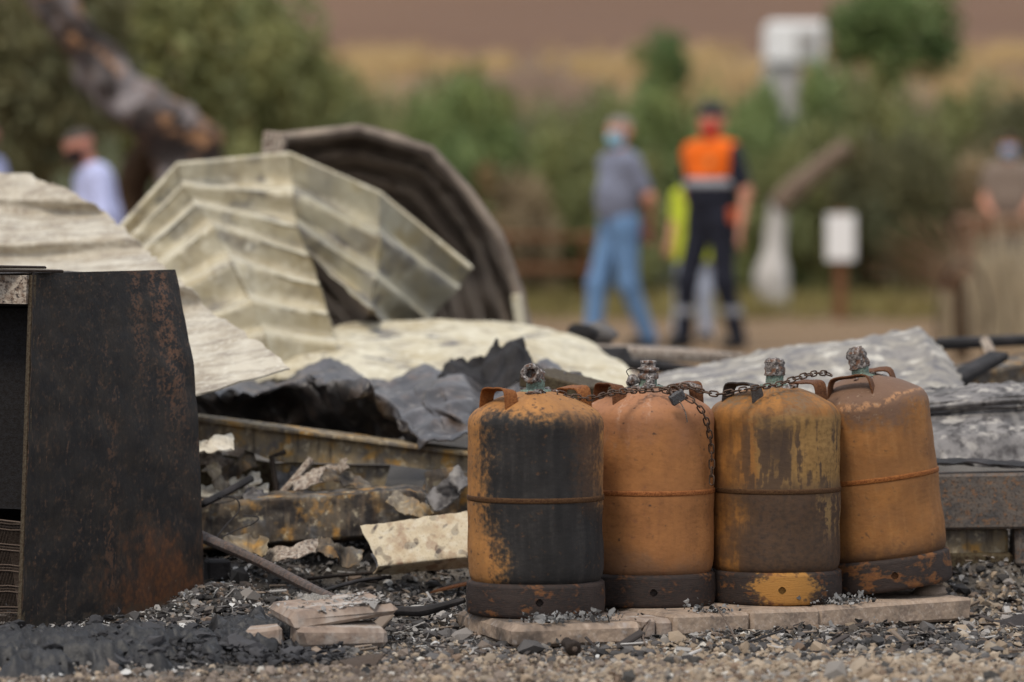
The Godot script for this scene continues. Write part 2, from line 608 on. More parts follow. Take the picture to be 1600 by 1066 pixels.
func ring_skin(kind: int) -> ImageTexture:
	var w := 512
	var h := 64
	var blot := noise_bytes(111 + kind, w, h, 0.02, 5)
	var fine := noise_bytes(131 + kind, w, h, 0.11, 4)
	var px := PackedByteArray()
	px.resize(w * h * 3)
	for y in h:
		for x in w:
			var i := y * w + x
			var a := (float(x) / w - 0.5) * TAU
			var s := sin(a) if cos(a) > 0 else signf(a) * (2.0 - absf(sin(a)))
			var nb := blot[i] / 255.0 - 0.5
			var nf := fine[i] / 255.0 - 0.5
			var c := mixc(rgb(56, 46, 42), rgb(40, 35, 34), 0.5 + nb * 2.0)
			c = mixc(c, rgb(78, 54, 42), (nf + nb) * 1.4)
			var rusty: float = [0.16, 0.20, 0.10, -0.02][kind]
			c = mixc(c, mixc(rgb(128, 84, 46), rgb(96, 62, 40), 0.5 + nf * 2.0), smoothstep(rusty, rusty + 0.22, nb + nf * 0.35) * 0.9)
			if kind == 2:      # what is left of the ochre paint round the drain hole
				c = mixc(c, rgb(172, 122, 60), smoothstep(0.62, 0.34, Vector2((s - 0.1) * 1.1, (y / 64.0 - 0.5) * 0.75).length() + nb * 0.34 + nf * 0.42) * 0.9)
			px[i * 3] = c.r8
			px[i * 3 + 1] = c.g8
			px[i * 3 + 2] = c.b8
	return ImageTexture.create_from_image(Image.create_from_data(w, h, false, Image.FORMAT_RGB8, px))

# ---------------------------------------------------------------- the ground
func ground_height(x: float, z: float) -> float:
	var d := CAM_Z - z
	var h := 0.0
	if d < 40.0:
		var near := smoothstep(40.0, 14.0, d)
		h += near * (0.012 * bump_noise.get_noise_2d(x * 60.0, z * 60.0) + 0.008 * bump_noise.get_noise_2d(x * 300.0, z * 300.0) + 0.006 * bump_noise.get_noise_2d(x * 1100.0, z * 1100.0) - 0.006)
		h += 0.02 * exp(-pow((x + 0.45) / 0.5, 2) - pow((d - 10.0) / 0.4, 2))
		h += 0.05 * exp(-pow((x - 1.25) / 0.26, 2) - pow((d - 9.95) / 0.25, 2))
		h += 0.03 * exp(-pow((x + 0.35) / 0.35, 2) - pow((d - 9.5) / 0.4, 2))
		h += 0.05 * exp(-pow((x + 0.70) / 0.12, 2) - pow((d - 9.62) / 0.25, 2))
	h += 0.11 * smoothstep(9.8, 10.25, d + 0.15 * bump_noise.get_noise_2d(x * 80.0, z * 80.0)) * smoothstep(15.0, 12.0, d)
	if d > 48.0:
		h += 2.9 * smoothstep(48.0, 62.0, d)
		h += maxf(0.0, d - 60.0) * 0.085 + 0.15 * bump_noise.get_noise_2d(x * 2.0, z * 2.0)
	return h

func ground_colour(x: float, z: float) -> Color:
	var d := CAM_Z - z
	var n := bump_noise.get_noise_2d(x * 25.0, z * 25.0)
	var n2 := bump_noise.get_noise_2d(x * 140.0 + 90.0, z * 140.0)
	var c := Color(0.22, 0.17, 0.125).lerp(Color(0.14, 0.11, 0.085), clampf(0.5 + n2, 0, 1))
	var ash := Color(0.25, 0.23, 0.21).lerp(Color(0.07, 0.064, 0.06), clampf(0.5 + n * 1.2 + n2, 0, 1))
	var burnt := smoothstep(8.65, 9.0, d + n * 0.7 + 0.35 * smoothstep(-0.1, -0.5, x))
	c = c.lerp(ash, burnt)
	var soil := Color(0.42, 0.285, 0.165).lerp(Color(0.34, 0.235, 0.14), clampf(0.5 + n, 0, 1))
	c = c.lerp(soil, smoothstep(17.0, 22.0, d))
	var nn := bump_noise.get_noise_2d(x * 6.0, z * 6.0)
	c = c.lerp(Color(0.17, 0.16, 0.07), smoothstep(37.0, 42.0, d + nn * 5.0) * 0.75)
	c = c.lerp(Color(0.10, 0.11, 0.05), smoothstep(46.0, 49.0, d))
	c = c.lerp(Color(0.46, 0.33, 0.20).lerp(Color(0.26, 0.17, 0.11), clampf(0.35 + bump_noise.get_noise_2d(x * 14.0, z * 9.0) * 2.2, 0, 1)), smoothstep(57.0, 60.0, d + nn * 2.0))
	var plough := Color(0.34, 0.20, 0.12).lerp(Color(0.27, 0.155, 0.095), clampf(0.5 + bump_noise.get_noise_2d(x * 1.0, z * 3.0) * 1.5, 0, 1))
	c = c.lerp(plough, smoothstep(67.0, 72.0, d + nn * 4.0))
	return c

func build_ground() -> void:
	var xs := [-600.0, -400.0, -250.0, -150.0, -90.0, -60.0]
	for i in 45: xs.append(-45.0 + i * 1.0)
	var xf := []
	for x in xs:
		if x < -2.4: xf.append(x)
	var x := -2.4
	while x < 2.4:
		xf.append(x)
		x += 0.025
	for i in 45: xf.append(2.4 + i * 1.0)
	xf.append_array([60.0, 90.0, 150.0, 250.0, 400.0, 600.0])
	var zf := [200.0, 60.0, 20.0, 9.0]
	var d := 6.8
	while d < 12.5:
		zf.append(CAM_Z - d)
		d += 0.025
	while d < 700.0:
		zf.append(CAM_Z - d)
		d *= 1.022
	var g := Geo.new()
	for z in zf:
		for xx in xf:
			g.vert(Vector3(xx, ground_height(xx, z), z), Vector2(xx, z))
			g.c.append(ground_colour(xx, z))
	var W := xf.size()
	for j in zf.size() - 1:
		for i in W - 1:
			var q := j * W + i
			g.quad(q, q + 1, q + W + 1, q + W)
	var o := part("ground", g.commit(), M.ground)
	tag(o, "bare earth, gravel and ash rising to a ploughed hill", "ground", "", "structure")

func scatter(called: String, label: String, category: String, meshes: Array, m: Material, n: int, pick: Callable) -> void:
	var lists := []
	for q in meshes: lists.append([])
	for i in n:
		var t = pick.call(i)
		if t != null:
			lists[i % meshes.size()].append(t)
	for k in meshes.size():
		var mm := MultiMesh.new()
		mm.transform_format = MultiMesh.TRANSFORM_3D
		mm.use_colors = true
		mm.mesh = meshes[k]
		mm.instance_count = lists[k].size()
		for i in lists[k].size():
			mm.set_instance_transform(i, lists[k][i][0])
			mm.set_instance_color(i, lists[k][i][1])
		var o := MultiMeshInstance3D.new()
		o.name = called
		o.multimesh = mm
		o.material_override = m
		add_child(o, true)
		tag(o, label, category, "", "stuff")

func any_turn() -> Basis:
	return Basis.from_euler(Vector3(rng.randf() * TAU, rng.randf() * TAU, rng.randf() * TAU))

# ---------------------------------------------------------------- gas cylinders
const SLAB := 0.05
func gas_cylinder(kind: int, label: String, where: Vector3, lean: float, turn: float) -> Node3D:
	var t := thing("gas_cylinder", label, "gas cylinder", where, 0.0, "burnt gas cylinders on the paving slabs")
	t.rotation.z = lean
	var R := 0.152
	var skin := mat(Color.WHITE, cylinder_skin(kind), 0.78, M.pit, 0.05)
	skin.metallic_specular = 0.4
	skin.heightmap_scale = 0.06
	var ringm := mat(Color.WHITE, ring_skin(kind), 0.75, M.pit, 0.06)
	var prof := [Vector2(0.135, 0.068), Vector2(0.146, 0.074), Vector2(R - 0.002, 0.086), Vector2(R, 0.10)]
	for i in 16:
		prof.append(Vector2(R + 0.0006 * sin(i * 1.3), 0.115 + i * 0.0202))
	for i in range(1, 10):
		var a := i / 9.0 * deg_to_rad(62)
		prof.append(Vector2(R - 0.046 * (1 - cos(a)), 0.4205 + 0.044 * sin(a)))
	var e: Vector2 = prof[-1]
	for i in range(1, 9):
		var k := i / 8.0
		prof.append(Vector2(e.x * (1 - k), e.y + 0.039 * (1.0 - (1 - k) * (1 - k))))
	var g := Geo.new()
	lathe(g, prof, 96)
	for i in g.v.size():      # dents and heat warping
		var p := g.v[i]
		var flat := Vector3(p.x, 0, p.z)
		if flat.length() > 0.1:
			var q := p * 300.0 + Vector3(kind * 77.0, 0, 0)
			var dn := bump_noise.get_noise_3dv(q) * 0.004 + bump_noise.get_noise_3dv(q * 3.0) * 0.0012 - 0.001
			g.v[i] += flat.normalized() * minf(dn, 0.0008) * smoothstep(0.0, 0.04, absf(p.y - 0.26))
	part("body", g.commit(), skin, t)
	g = Geo.new()
	lathe(g, [Vector2(R - 0.001, 0.253), Vector2(R + 0.0015, 0.2545), Vector2(R + 0.0019, 0.258), Vector2(R + 0.0019, 0.261), Vector2(R + 0.0015, 0.2645), Vector2(R - 0.001, 0.266)], 96)
	var seam := mat(rgb(96, 72, 46) if kind != 1 else rgb(176, 118, 70), M.rust_grain, 0.8, null, 0.0, 9.0)
	if kind == 3: seam.albedo_color = rgb(168, 112, 60)
	part("seam_band", g.commit(), seam, t)
	# foot ring, hollow, with a real drain hole in front
	g = Geo.new()
	var rp := [Vector2(0.142, 0.0755), Vector2(0.150, 0.0735), Vector2(0.1545, 0.069)]
	for i in 23:
		rp.append(Vector2(0.1560 - 0.0015 * pow((i - 11.0) / 11.0, 2), 0.0635 - i * 0.0025))
	rp.append_array([Vector2(0.153, 0.003), Vector2(0.149, 0.0), Vector2(0.146, 0.003), Vector2(0.146, 0.07)])
	var hole := Vector2(sin(0.05) * 0.156, 0.036)
	var segs := 380
	var s0 := g.v.size()
	for i in rp.size():
		for k in segs + 1:
			var a := (float(k) / segs - 0.5) * TAU
			var p := Vector2(a * 0.156, rp[i].y)
			if i < rp.size() - 2:
				var dv := p - hole
				if dv.length() < 0.0105 and dv.length() > 0.0005:
					p = hole + dv.normalized() * lerpf(0.0078, 0.0105, clampf((dv.length() - 0.006) / 0.0045, 0, 1)) if dv.length() > 0.0045 else p
			var aa := p.x / 0.156
			g.vert(Vector3(rp[i].x * sin(aa), p.y, rp[i].x * cos(aa)), Vector2(float(k) / segs, clampf(1.0 - p.y / 0.078, 0, 1)))
	for i in rp.size() - 1:
		for k in segs:
			var a := (float(k) + 0.5 - segs / 2.0) / segs * TAU
			var mid := Vector2(a * 0.156, (rp[i].y + rp[i + 1].y) / 2)
			if i < rp.size() - 3 and (mid - hole).length() < 0.0072:
				continue
			var q := s0 + i * (segs + 1) + k
			g.quad(q, q + 1, q + segs + 2, q + segs + 1)
	part("foot_ring", g.commit(), ringm, t)
	# carrying handles: bent flat straps at both sides of the valve
	for s in [-1, 1]:
		var hg := Geo.new()
		var rad := Vector3(cos(turn), 0, -sin(turn))
		var tan_dir := Vector3(sin(turn), 0, cos(turn))
		var c: Vector3 = rad * 0.098 * s
		var spread := 0.043
		var path := []
		for q in [[0.012, 0.436], [0.010, 0.46], [0.007, 0.482], [0.004, 0.494], [-0.001, 0.500], [-0.010, 0.503], [-0.025, 0.5035]]:
			path.append(c + tan_dir * (spread + q[0]) + Vector3(0, q[1], 0))
		path.append(c + Vector3(0, 0.502, 0))
		for q in [[-0.025, 0.5025], [-0.010, 0.501], [-0.001, 0.498], [0.004, 0.491], [0.007, 0.48], [0.010, 0.46], [0.012, 0.436]]:
			path.append(c - tan_dir * (spread + q[0]) + Vector3(0, q[1], 0))
		strap(hg, path, (rad + Vector3(0, 0.18 * s, 0)).normalized(), 0.035, 0.004)
		var hm: StandardMaterial3D = M.handle_rust if kind == 0 else M.handle_brown if kind != 2 else M.handle_dark
		if kind == 2 and s > 0: hm = M.handle_brown
		part("handle", hg.commit(), hm, t)
	# valve: brass neck turned green, its top melted
	g = Geo.new()
	lathe(g, [Vector2(0.036, 0.488), Vector2(0.034, 0.499), Vector2(0.0215, 0.5), Vector2(0.0205, 0.505), Vector2(0.0205, 0.520), Vector2(0.018, 0.524), Vector2(0, 0.524)], 28, Transform3D(), 0.0015)
	var valve := part("valve", g.commit(), M.verdigris, t)
	g = Geo.new()
	if kind == 0:
		lathe(g, [Vector2(0.017, 0.512), Vector2(0.022, 0.518), Vector2(0.018, 0.528), Vector2(0.021, 0.537), Vector2(0.016, 0.545), Vector2(0, 0.547)], 24, Transform3D(), 0.006)
		lathe(g, [Vector2(0.0, -0.008), Vector2(0.0135, -0.008), Vector2(0.0150, 0.012), Vector2(0.021, 0.022), Vector2(0.023, 0.03), Vector2(0.019, 0.034), Vector2(0.012, 0.033), Vector2(0.0105, 0.026), Vector2(0.0095, 0.0), Vector2(0, -0.004)], 26, Transform3D(Basis.from_euler(Vector3(PI / 2 - 0.1, -0.25, 0)), Vector3(-0.004, 0.534, 0.0)), 0.003)
	elif kind == 1:
		lathe(g, [Vector2(0.020, 0.513), Vector2(0.024, 0.515), Vector2(0.024, 0.526), Vector2(0.0195, 0.527), Vector2(0.0195, 0.531), Vector2(0.025, 0.533), Vector2(0.025, 0.539), Vector2(0.018, 0.541), Vector2(0.0165, 0.549), Vector2(0.0185, 0.551), Vector2(0.0185, 0.556), Vector2(0, 0.557)], 32, Transform3D(), 0.0022)
		var arm := Transform3D(Basis.from_euler(Vector3(PI / 2, 0, 0)), Vector3(-0.036, 0.513, 0.012))
		lathe(g, [Vector2(0, 0.014), Vector2(0.004, 0.014), Vector2(0.005, 0.010), Vector2(0.0105, 0.010), Vector2(0.012, 0.006), Vector2(0.012, -0.012), Vector2(0, -0.014)], 20, arm, 0.0012)
		bevel_box(g, Vector3(0.05, 0.014, 0.016), 0.003, Transform3D(Basis(Vector3.BACK, 0.25), Vector3(-0.026, 0.51, 0.002)))
		bevel_box(g, Vector3(0.02, 0.02, 0.018), 0.003, Transform3D(Basis(), Vector3(0.004, 0.512, 0.018)))
	else:
		var lean2 := 0.0 if kind == 2 else 0.12
		lathe(g, [Vector2(0.0205, 0.519), Vector2(0.0245, 0.521), Vector2(0.0225, 0.529), Vector2(0.0250, 0.536), Vector2(0.0215, 0.542), Vector2(0.0240, 0.548), Vector2(0.0205, 0.556 + lean2 * 0.05), Vector2(0.012, 0.560 + lean2 * 0.08), Vector2(0, 0.556)], 34, Transform3D(Basis(Vector3.BACK, lean2), Vector3(lean2 * 0.52, 0, 0)), 0.0055 if kind == 2 else 0.009)
	var crust := part("valve_crust", g.commit(), M.crust, valve)
	if kind == 1:
		g = Geo.new()
		tube(g, smooth_path([Vector3(-0.044, 0.52, 0.02), Vector3(-0.05, 0.533, 0.02), Vector3(-0.036, 0.539, 0.022), Vector3(-0.012, 0.534, 0.022)], 5), [0.0012], 6)
		part("wire", g.commit(), M.char_metal, valve)
	# ash fallen from the melted valve
	g = Geo.new()
	for i in 9:
		var a := rng.randf() * TAU
		var q := rng.randf_range(0.025, 0.055)
		var p := Vector3(sin(a) * q, 0.503 - q * 0.22, cos(a) * q)
		bevel_box(g, Vector3(rng.randf_range(0.012, 0.03), 0.007, rng.randf_range(0.01, 0.02)), 0.002, Transform3D(Basis.from_euler(Vector3(rng.randf() * 0.5, rng.randf() * TAU, rng.randf() * 0.5)), p), 0.004, 40 + i)
	var res := part("residue", g.commit(), M.crust, t)
	res.set_meta("kind", "stuff")
	return t

func chain_link() -> ArrayMesh:
	var g := Geo.new()
	var path := []
	for k in 17:
		var a := TAU * k / 16.0
		path.append(Vector3(cos(a) * 0.0062 + signf(cos(a)) * 0.0055 * (1.0 if absf(cos(a)) > 0.01 else 0.0), sin(a) * 0.0060, 0))
	tube(g, path, [0.0019], 7, 0.0, false)
	return g.commit()

func lay_chain(parent: Node3D, pts: Array) -> void:
	var path := smooth_path(pts, 14)
	var lens := [0.0]
	for i in range(1, path.size()):
		lens.append(lens[-1] + (path[i] - path[i - 1]).length())
	var step := 0.018
	var n := int(lens[-1] / step)
	for k in n:
		var want := k * step
		var i := 1
		while i < path.size() - 1 and lens[i] < want: i += 1
		var f: float = (want - lens[i - 1]) / maxf(1e-6, lens[i] - lens[i - 1])
		var p: Vector3 = path[i - 1].lerp(path[i], f)
		var t: Vector3 = (path[i] - path[i - 1]).normalized()
		var up := t.cross(Vector3(0.1, 0.3, 1)).normalized()
		var b := Basis(t, up, t.cross(up)) * Basis(Vector3.RIGHT, (PI / 2 if k % 2 else 0.0) + rng.randf_range(-0.35, 0.35) + 0.5)
		var o := part("link", M.link_mesh, M.chain, parent)
		o.transform = Transform3D(b, p - parent.position)

# ---------------------------------------------------------------- people: one continuous skin, clothes over it
func blob(g: Geo, bones: Array, cell: float, k: float, lo_clip := -Vector3.INF, hi_clip := Vector3.INF) -> void:
	var lo := Vector3.INF
	var hi := -Vector3.INF
	for b in bones:
		var r := maxf(b[2], b[3]) + cell * 2.5
		lo = lo.min((b[0] as Vector3).min(b[1]) - Vector3.ONE * r)
		hi = hi.max((b[0] as Vector3).max(b[1]) + Vector3.ONE * r)
	lo = lo.max(lo_clip - Vector3.ONE * cell * 2.5)
	hi = hi.min(hi_clip + Vector3.ONE * cell * 2.5)
	var nx := int((hi.x - lo.x) / cell) + 2
	var ny := int((hi.y - lo.y) / cell) + 2
	var nz := int((hi.z - lo.z) / cell) + 2
	if nx < 3 or ny < 3 or nz < 3: return
	var fld := PackedFloat32Array()
	fld.resize(nx * ny * nz)
	fld.fill(1.0)
	for b in bones:
		var a: Vector3 = b[0]
		var ab: Vector3 = b[1] - a
		var l2 := maxf(ab.length_squared(), 1e-9)
		var ra: float = b[2]
		var rb: float = b[3]
		var rr := maxf(ra, rb) + k + cell * 2.0
		var blo := (a.min(b[1]) - Vector3.ONE * rr - lo) / cell
		var bhi := (a.max(b[1]) + Vector3.ONE * rr - lo) / cell
		for z in range(maxi(0, int(blo.z)), mini(nz, int(bhi.z) + 2)):
			for y in range(maxi(0, int(blo.y)), mini(ny, int(bhi.y) + 2)):
				var base := (z * ny + y) * nx
				for x in range(maxi(0, int(blo.x)), mini(nx, int(bhi.x) + 2)):
					var p := lo + Vector3(x, y, z) * cell - a
					var t := clampf(p.dot(ab) / l2, 0.0, 1.0)
					var d := (p - ab * t).length() - (ra + (rb - ra) * t)
					var o := fld[base + x]
					var hh := maxf(k - absf(d - o), 0.0) / k
					fld[base + x] = minf(d, o) - hh * hh * k * 0.25
	if lo_clip != -Vector3.INF or hi_clip != Vector3.INF:
		for z in nz:
			for y in ny:
				for x in nx:
					var p := lo + Vector3(x, y, z) * cell
					var e := maxf(maxf(maxf(p.x - hi_clip.x, lo_clip.x - p.x), maxf(p.y - hi_clip.y, lo_clip.y - p.y)), maxf(p.z - hi_clip.z, lo_clip.z - p.z))
					var q := (z * ny + y) * nx + x
					fld[q] = maxf(fld[q], e)
	var ids := PackedInt32Array()
	ids.resize(nx * ny * nz)
	ids.fill(-1)
	var corner := [0, 1, nx, nx + 1, nx * ny, nx * ny + 1, nx * ny + nx, nx * ny + nx + 1]
	var edges := [[0, 1], [2, 3], [4, 5], [6, 7], [0, 2], [1, 3], [4, 6], [5, 7], [0, 4], [1, 5], [2, 6], [3, 7]]
	for z in nz - 1:
		for y in ny - 1:
			for x in nx - 1:
				var q := (z * ny + y) * nx + x
				var f0 := fld[q]
				if absf(f0) > cell * 2.0: continue
				var neg := 0
				for c in 8:
					if fld[q + corner[c]] < 0.0: neg += 1
				if neg == 0 or neg == 8: continue
				var sum := Vector3.ZERO
				var n := 0
				for e in edges:
					var va := fld[q + corner[e[0]]]
					var vb := fld[q + corner[e[1]]]
					if (va < 0.0) != (vb < 0.0):
						var t := va / (va - vb)
						var pa := Vector3(e[0] & 1, (e[0] >> 1) & 1, e[0] >> 2)
						var pb := Vector3(e[1] & 1, (e[1] >> 1) & 1, e[1] >> 2)
						sum += pa.lerp(pb, t)
						n += 1
				var w := lo + (Vector3(x, y, z) + sum / n) * cell
				ids[q] = g.vert(w, Vector2(w.x, w.y))
	var sx := 1
	var sy := nx
	var sz := nx * ny
	for z in range(1, nz - 1):
		for y in range(1, ny - 1):
			for x in range(1, nx - 1):
				var q := (z * ny + y) * nx + x
				if absf(fld[q]) > cell * 2.0: continue
				var s := fld[q] < 0.0
				for ax in 3:
					var st: int = [sx, sy, sz][ax]
					if s == (fld[q + st] < 0.0): continue
					var u: int = [sy, sz, sx][ax]
					var v: int = [sz, sx, sy][ax]
					var a := ids[q]
					var b := ids[q - u]
					var c := ids[q - u - v]
					var d := ids[q - v]
					if a < 0 or b < 0 or c < 0 or d < 0: continue
					if s: g.quad(a, d, c, b)
					else: g.quad(a, b, c, d)

func grown(bones: Array, by: float) -> Array:
	var out := []
	for b in bones:
		out.append([b[0], b[1], b[2] + by, b[3] + by])
	return out

func hand_bones(wrist: Vector3, dir: Vector3, palm: Vector3, thumb_side: float) -> Array:
	var d := dir.normalized()
	var n := (palm - d * palm.dot(d)).normalized()
	var s := d.cross(n) * thumb_side
	var out := []
	for k in 4:
		var o := s * (0.030 - 0.02 * k)
		out.append([wrist + o * 0.6, wrist + d * 0.088 + o, 0.014, 0.012])
		var L: float = [0.068, 0.078, 0.072, 0.055][k]
		var p0 := wrist + d * 0.088 + o * 1.1
		var p1 := p0 + (d + n * 0.25).normalized() * L * 0.5
		var p2 := p1 + (d + n * 0.8).normalized() * L * 0.5
		out.append([p0, p1, 0.0095, 0.009])
		out.append([p1, p2, 0.009, 0.0075])
	var t0 := wrist + d * 0.03 + s * 0.028
	var t1 := t0 + (d * 0.7 + s * 0.7 + n * 0.3).normalized() * 0.042
	out.append([t0, t1, 0.014, 0.0105])
	out.append([t1, t1 + (d + s * 0.15 + n * 0.3).normalized() * 0.036, 0.0105, 0.0085])
	return out

# o: arms [[shoulder, elbow, wrist] x2], legs [[hip, knee, ankle] x2], belly, sleeve, look (turn of the head), nod, hair, mask ...
func person(label: String, where: Vector3, turn: float, o: Dictionary) -> Node3D:
	var t := thing("person", label, "person", where, turn)
	var g := Geo.new()
	var body := [[Vector3(0, 1.40, -0.01), Vector3(0, 1.53, 0.01), 0.060, 0.056], [Vector3(0, 1.0, 0), Vector3(0, 1.34, -0.01), 0.06, 0.06], [Vector3(-0.13, 1.38, -0.005), Vector3(0.13, 1.38, -0.005), 0.045, 0.045]]
	for a in o.arms:
		body.append([a[0], a[1], 0.050, 0.040])
		body.append([a[1], a[2], 0.041, 0.028])
	for l in o.legs:
		body.append([l[0], l[1], 0.075, 0.05])
		body.append([l[1], l[2], 0.05, 0.036])
		body.append([l[2] + Vector3(0, -0.04, -0.02), l[2] + Vector3(0, -0.055, 0.14), 0.035, 0.03])
	blob(g, body, 0.022, 0.05)
	var hx := Transform3D(Basis.from_euler(Vector3(o.get("nod", 0.0), o.get("look", 0.0), 0)), Vector3(0, 1.50, 0.005))
	var H := func(x, y, z): return hx * Vector3(x, y - 1.50, z)
	var skull := [[H.call(0, 1.635, -0.03), H.call(0, 1.64, 0.012), 0.084, 0.080], [H.call(0, 1.565, 0.028), H.call(0, 1.615, 0.030), 0.058, 0.066]]
	var head := skull.duplicate()
	head.append_array([[H.call(0, 1.50, 0.0), H.call(0, 1.56, 0.0), 0.055, 0.06], [H.call(0, 1.535, 0.05), H.call(0, 1.54, 0.058), 0.032, 0.03], [H.call(0, 1.612, 0.092), H.call(0, 1.580, 0.110), 0.010, 0.015], [H.call(-0.028, 1.628, 0.078), H.call(0.028, 1.628, 0.078), 0.016, 0.016]])
	for s in [-1, 1]:
		head.append([H.call(s * 0.083, 1.575, 0.0), H.call(s * 0.089, 1.612, -0.008), 0.013, 0.018])
	blob(g, head, 0.010, 0.018)
	var hs := 1.0
	for a in o.arms:
		blob(g, hand_bones(a[2], a[2] - a[1], Vector3(-hs * 0.6, 0, -0.4), hs), 0.007, 0.008)
		hs = -hs
	part("body", g.commit(), o.skin, t)
	# clothes
	var be: float = o.get("belly", 0.0)
	var torso := []
	for s in [-1, 1]:
		torso.append([Vector3(s * 0.085, 1.36, -0.005), Vector3(s * 0.075, 1.12, 0.01), 0.115, 0.11 + be * 0.3])
		torso.append([Vector3(s * 0.075, 1.12, 0.01), Vector3(s * 0.08, 0.93, 0.0), 0.11 + be * 0.3, 0.105])
		if o.get("hem", 0.88) < 0.85: torso.append([Vector3(s * 0.08, 0.93, 0), Vector3(s * 0.09, 0.70, 0.01), 0.125, 0.135])
		torso.append([Vector3(s * 0.03, 1.44, -0.01), Vector3(s * 0.165, 1.395, -0.005), 0.062, 0.062])
	if be > 0: torso.append([Vector3(0, 1.16, 0.05), Vector3(0, 1.05, 0.05), 0.10 + be, 0.09 + be])
	var sleeves := []
	for a in o.arms:
		var sl: float = o.get("sleeve", 0.75)
		sleeves.append([a[0], (a[0] as Vector3).lerp(a[1], minf(sl, 1.0)), 0.068, 0.060])
		if sl > 1.0: sleeves.append([a[1], (a[1] as Vector3).lerp(a[2], sl - 1.0), 0.058, 0.045])
	g = Geo.new()
	blob(g, torso + sleeves, 0.02, 0.05, Vector3(-2, o.get("hem", 0.88), -2), Vector3(2, 1.49, 2))
	part("shirt", g.commit(), o.shirt, t)
	var trousers := []
	for l in o.legs:
		trousers.append([l[0] + Vector3(0, 0.06, 0), l[0], 0.112, 0.108])
		trousers.append([l[0], l[1], 0.102, 0.076])
		trousers.append([l[1], l[2] + Vector3(0, -0.02, 0), 0.076, 0.062])
	trousers.append([Vector3(-0.06, 0.95, 0), Vector3(0.06, 0.95, 0), 0.11, 0.11])
	g = Geo.new()
	blob(g, trousers, 0.02, 0.04, Vector3(-2, 0.05, -2), Vector3(2, 1.02, 2))
	part("trousers", g.commit(), o.trousers, t)
	for l in o.legs:
		g = Geo.new()
		blob(g, [[l[2] + Vector3(0, -0.035, -0.03), l[2] + Vector3(0, -0.05, 0.15), 0.05, 0.042], [l[2] + Vector3(0, 0.02, 0), l[2] + Vector3(0, -0.03, 0), 0.046, 0.046]], 0.014, 0.02, Vector3(-2, l[2].y - 0.092, -2))
		part("shoe", g.commit(), o.shoes, t)
	if o.has("mask"):
		g = Geo.new()
		blob(g, grown([skull[1], [H.call(0, 1.535, 0.05), H.call(0, 1.54, 0.062), 0.034, 0.032], [H.call(0, 1.59, 0.085), H.call(0, 1.56, 0.10), 0.02, 0.02]], 0.008), 0.009, 0.02, hx * Vector3(0, 0, 0) + Vector3(-0.2, 0.005, -0.2), hx * Vector3(0, 0, 0) + Vector3(0.2, 0.108, 0.3))
		part("face_mask", g.commit(), o.mask, t)
	if o.has("hair"):
		g = Geo.new()
		blob(g, grown([skull[0], [H.call(0, 1.60, -0.05), H.call(0, 1.64, -0.05), 0.062, 0.06]], 0.007), 0.010, 0.02, Vector3(-2, o.get("hair_from", 1.655), -2))
		part("hair", g.commit(), o.hair, t)
	t.set_meta("torso", 0)
	t.remove_meta("torso")
	o["torso_bones"] = torso
	return t

# ---------------------------------------------------------------- plants
func crown_mesh(sd: int, leaves: int, leaf: float, lumps: int) -> ArrayMesh:
	var r := RandomNumberGenerator.new()
	r.seed = sd
	var balls := []
	for k in lumps:
		var p := Vector3(r.randfn(0, 0.42), r.randfn(0, 0.42), r.randfn(0, 0.42)).limit_length(0.72)
		balls.append([p, r.randf_range(0.2, 0.42), r.randf_range(0.7, 1.25), r.randf_range(-0.12, 0.16)])
	var g := Geo.new()
	for i in leaves:
		var b: Array = balls[i % lumps]
		var dir := Vector3(r.randfn(), r.randfn(), r.randfn()).normalized()
		var p: Vector3 = b[0] + dir * b[1] * pow(r.randf(), 0.35)
		var x := Vector3(r.randfn(), r.randfn(), r.randfn()).normalized()
		var y := x.cross((dir + Vector3(r.randfn(), r.randfn(), r.randfn()) * 0.6).normalized()).normalized()
		var l := leaf * r.randf_range(0.6, 1.3)
		var s := g.v.size()
		g.vert(p - x * l)
		g.vert(p + y * l * 0.42 + x.cross(y) * l * 0.1)
		g.vert(p + x * l)
		g.vert(p - y * l * 0.42 + x.cross(y) * l * 0.1)
		g.quad(s, s + 1, s + 2, s + 3)
		var k: float = b[2] * r.randf_range(0.75, 1.25)
		var col := Color(k * (1.0 + b[3]), k, k * (0.95 - b[3]))
		for q in 4: g.c.append(col)
	return g.commit()

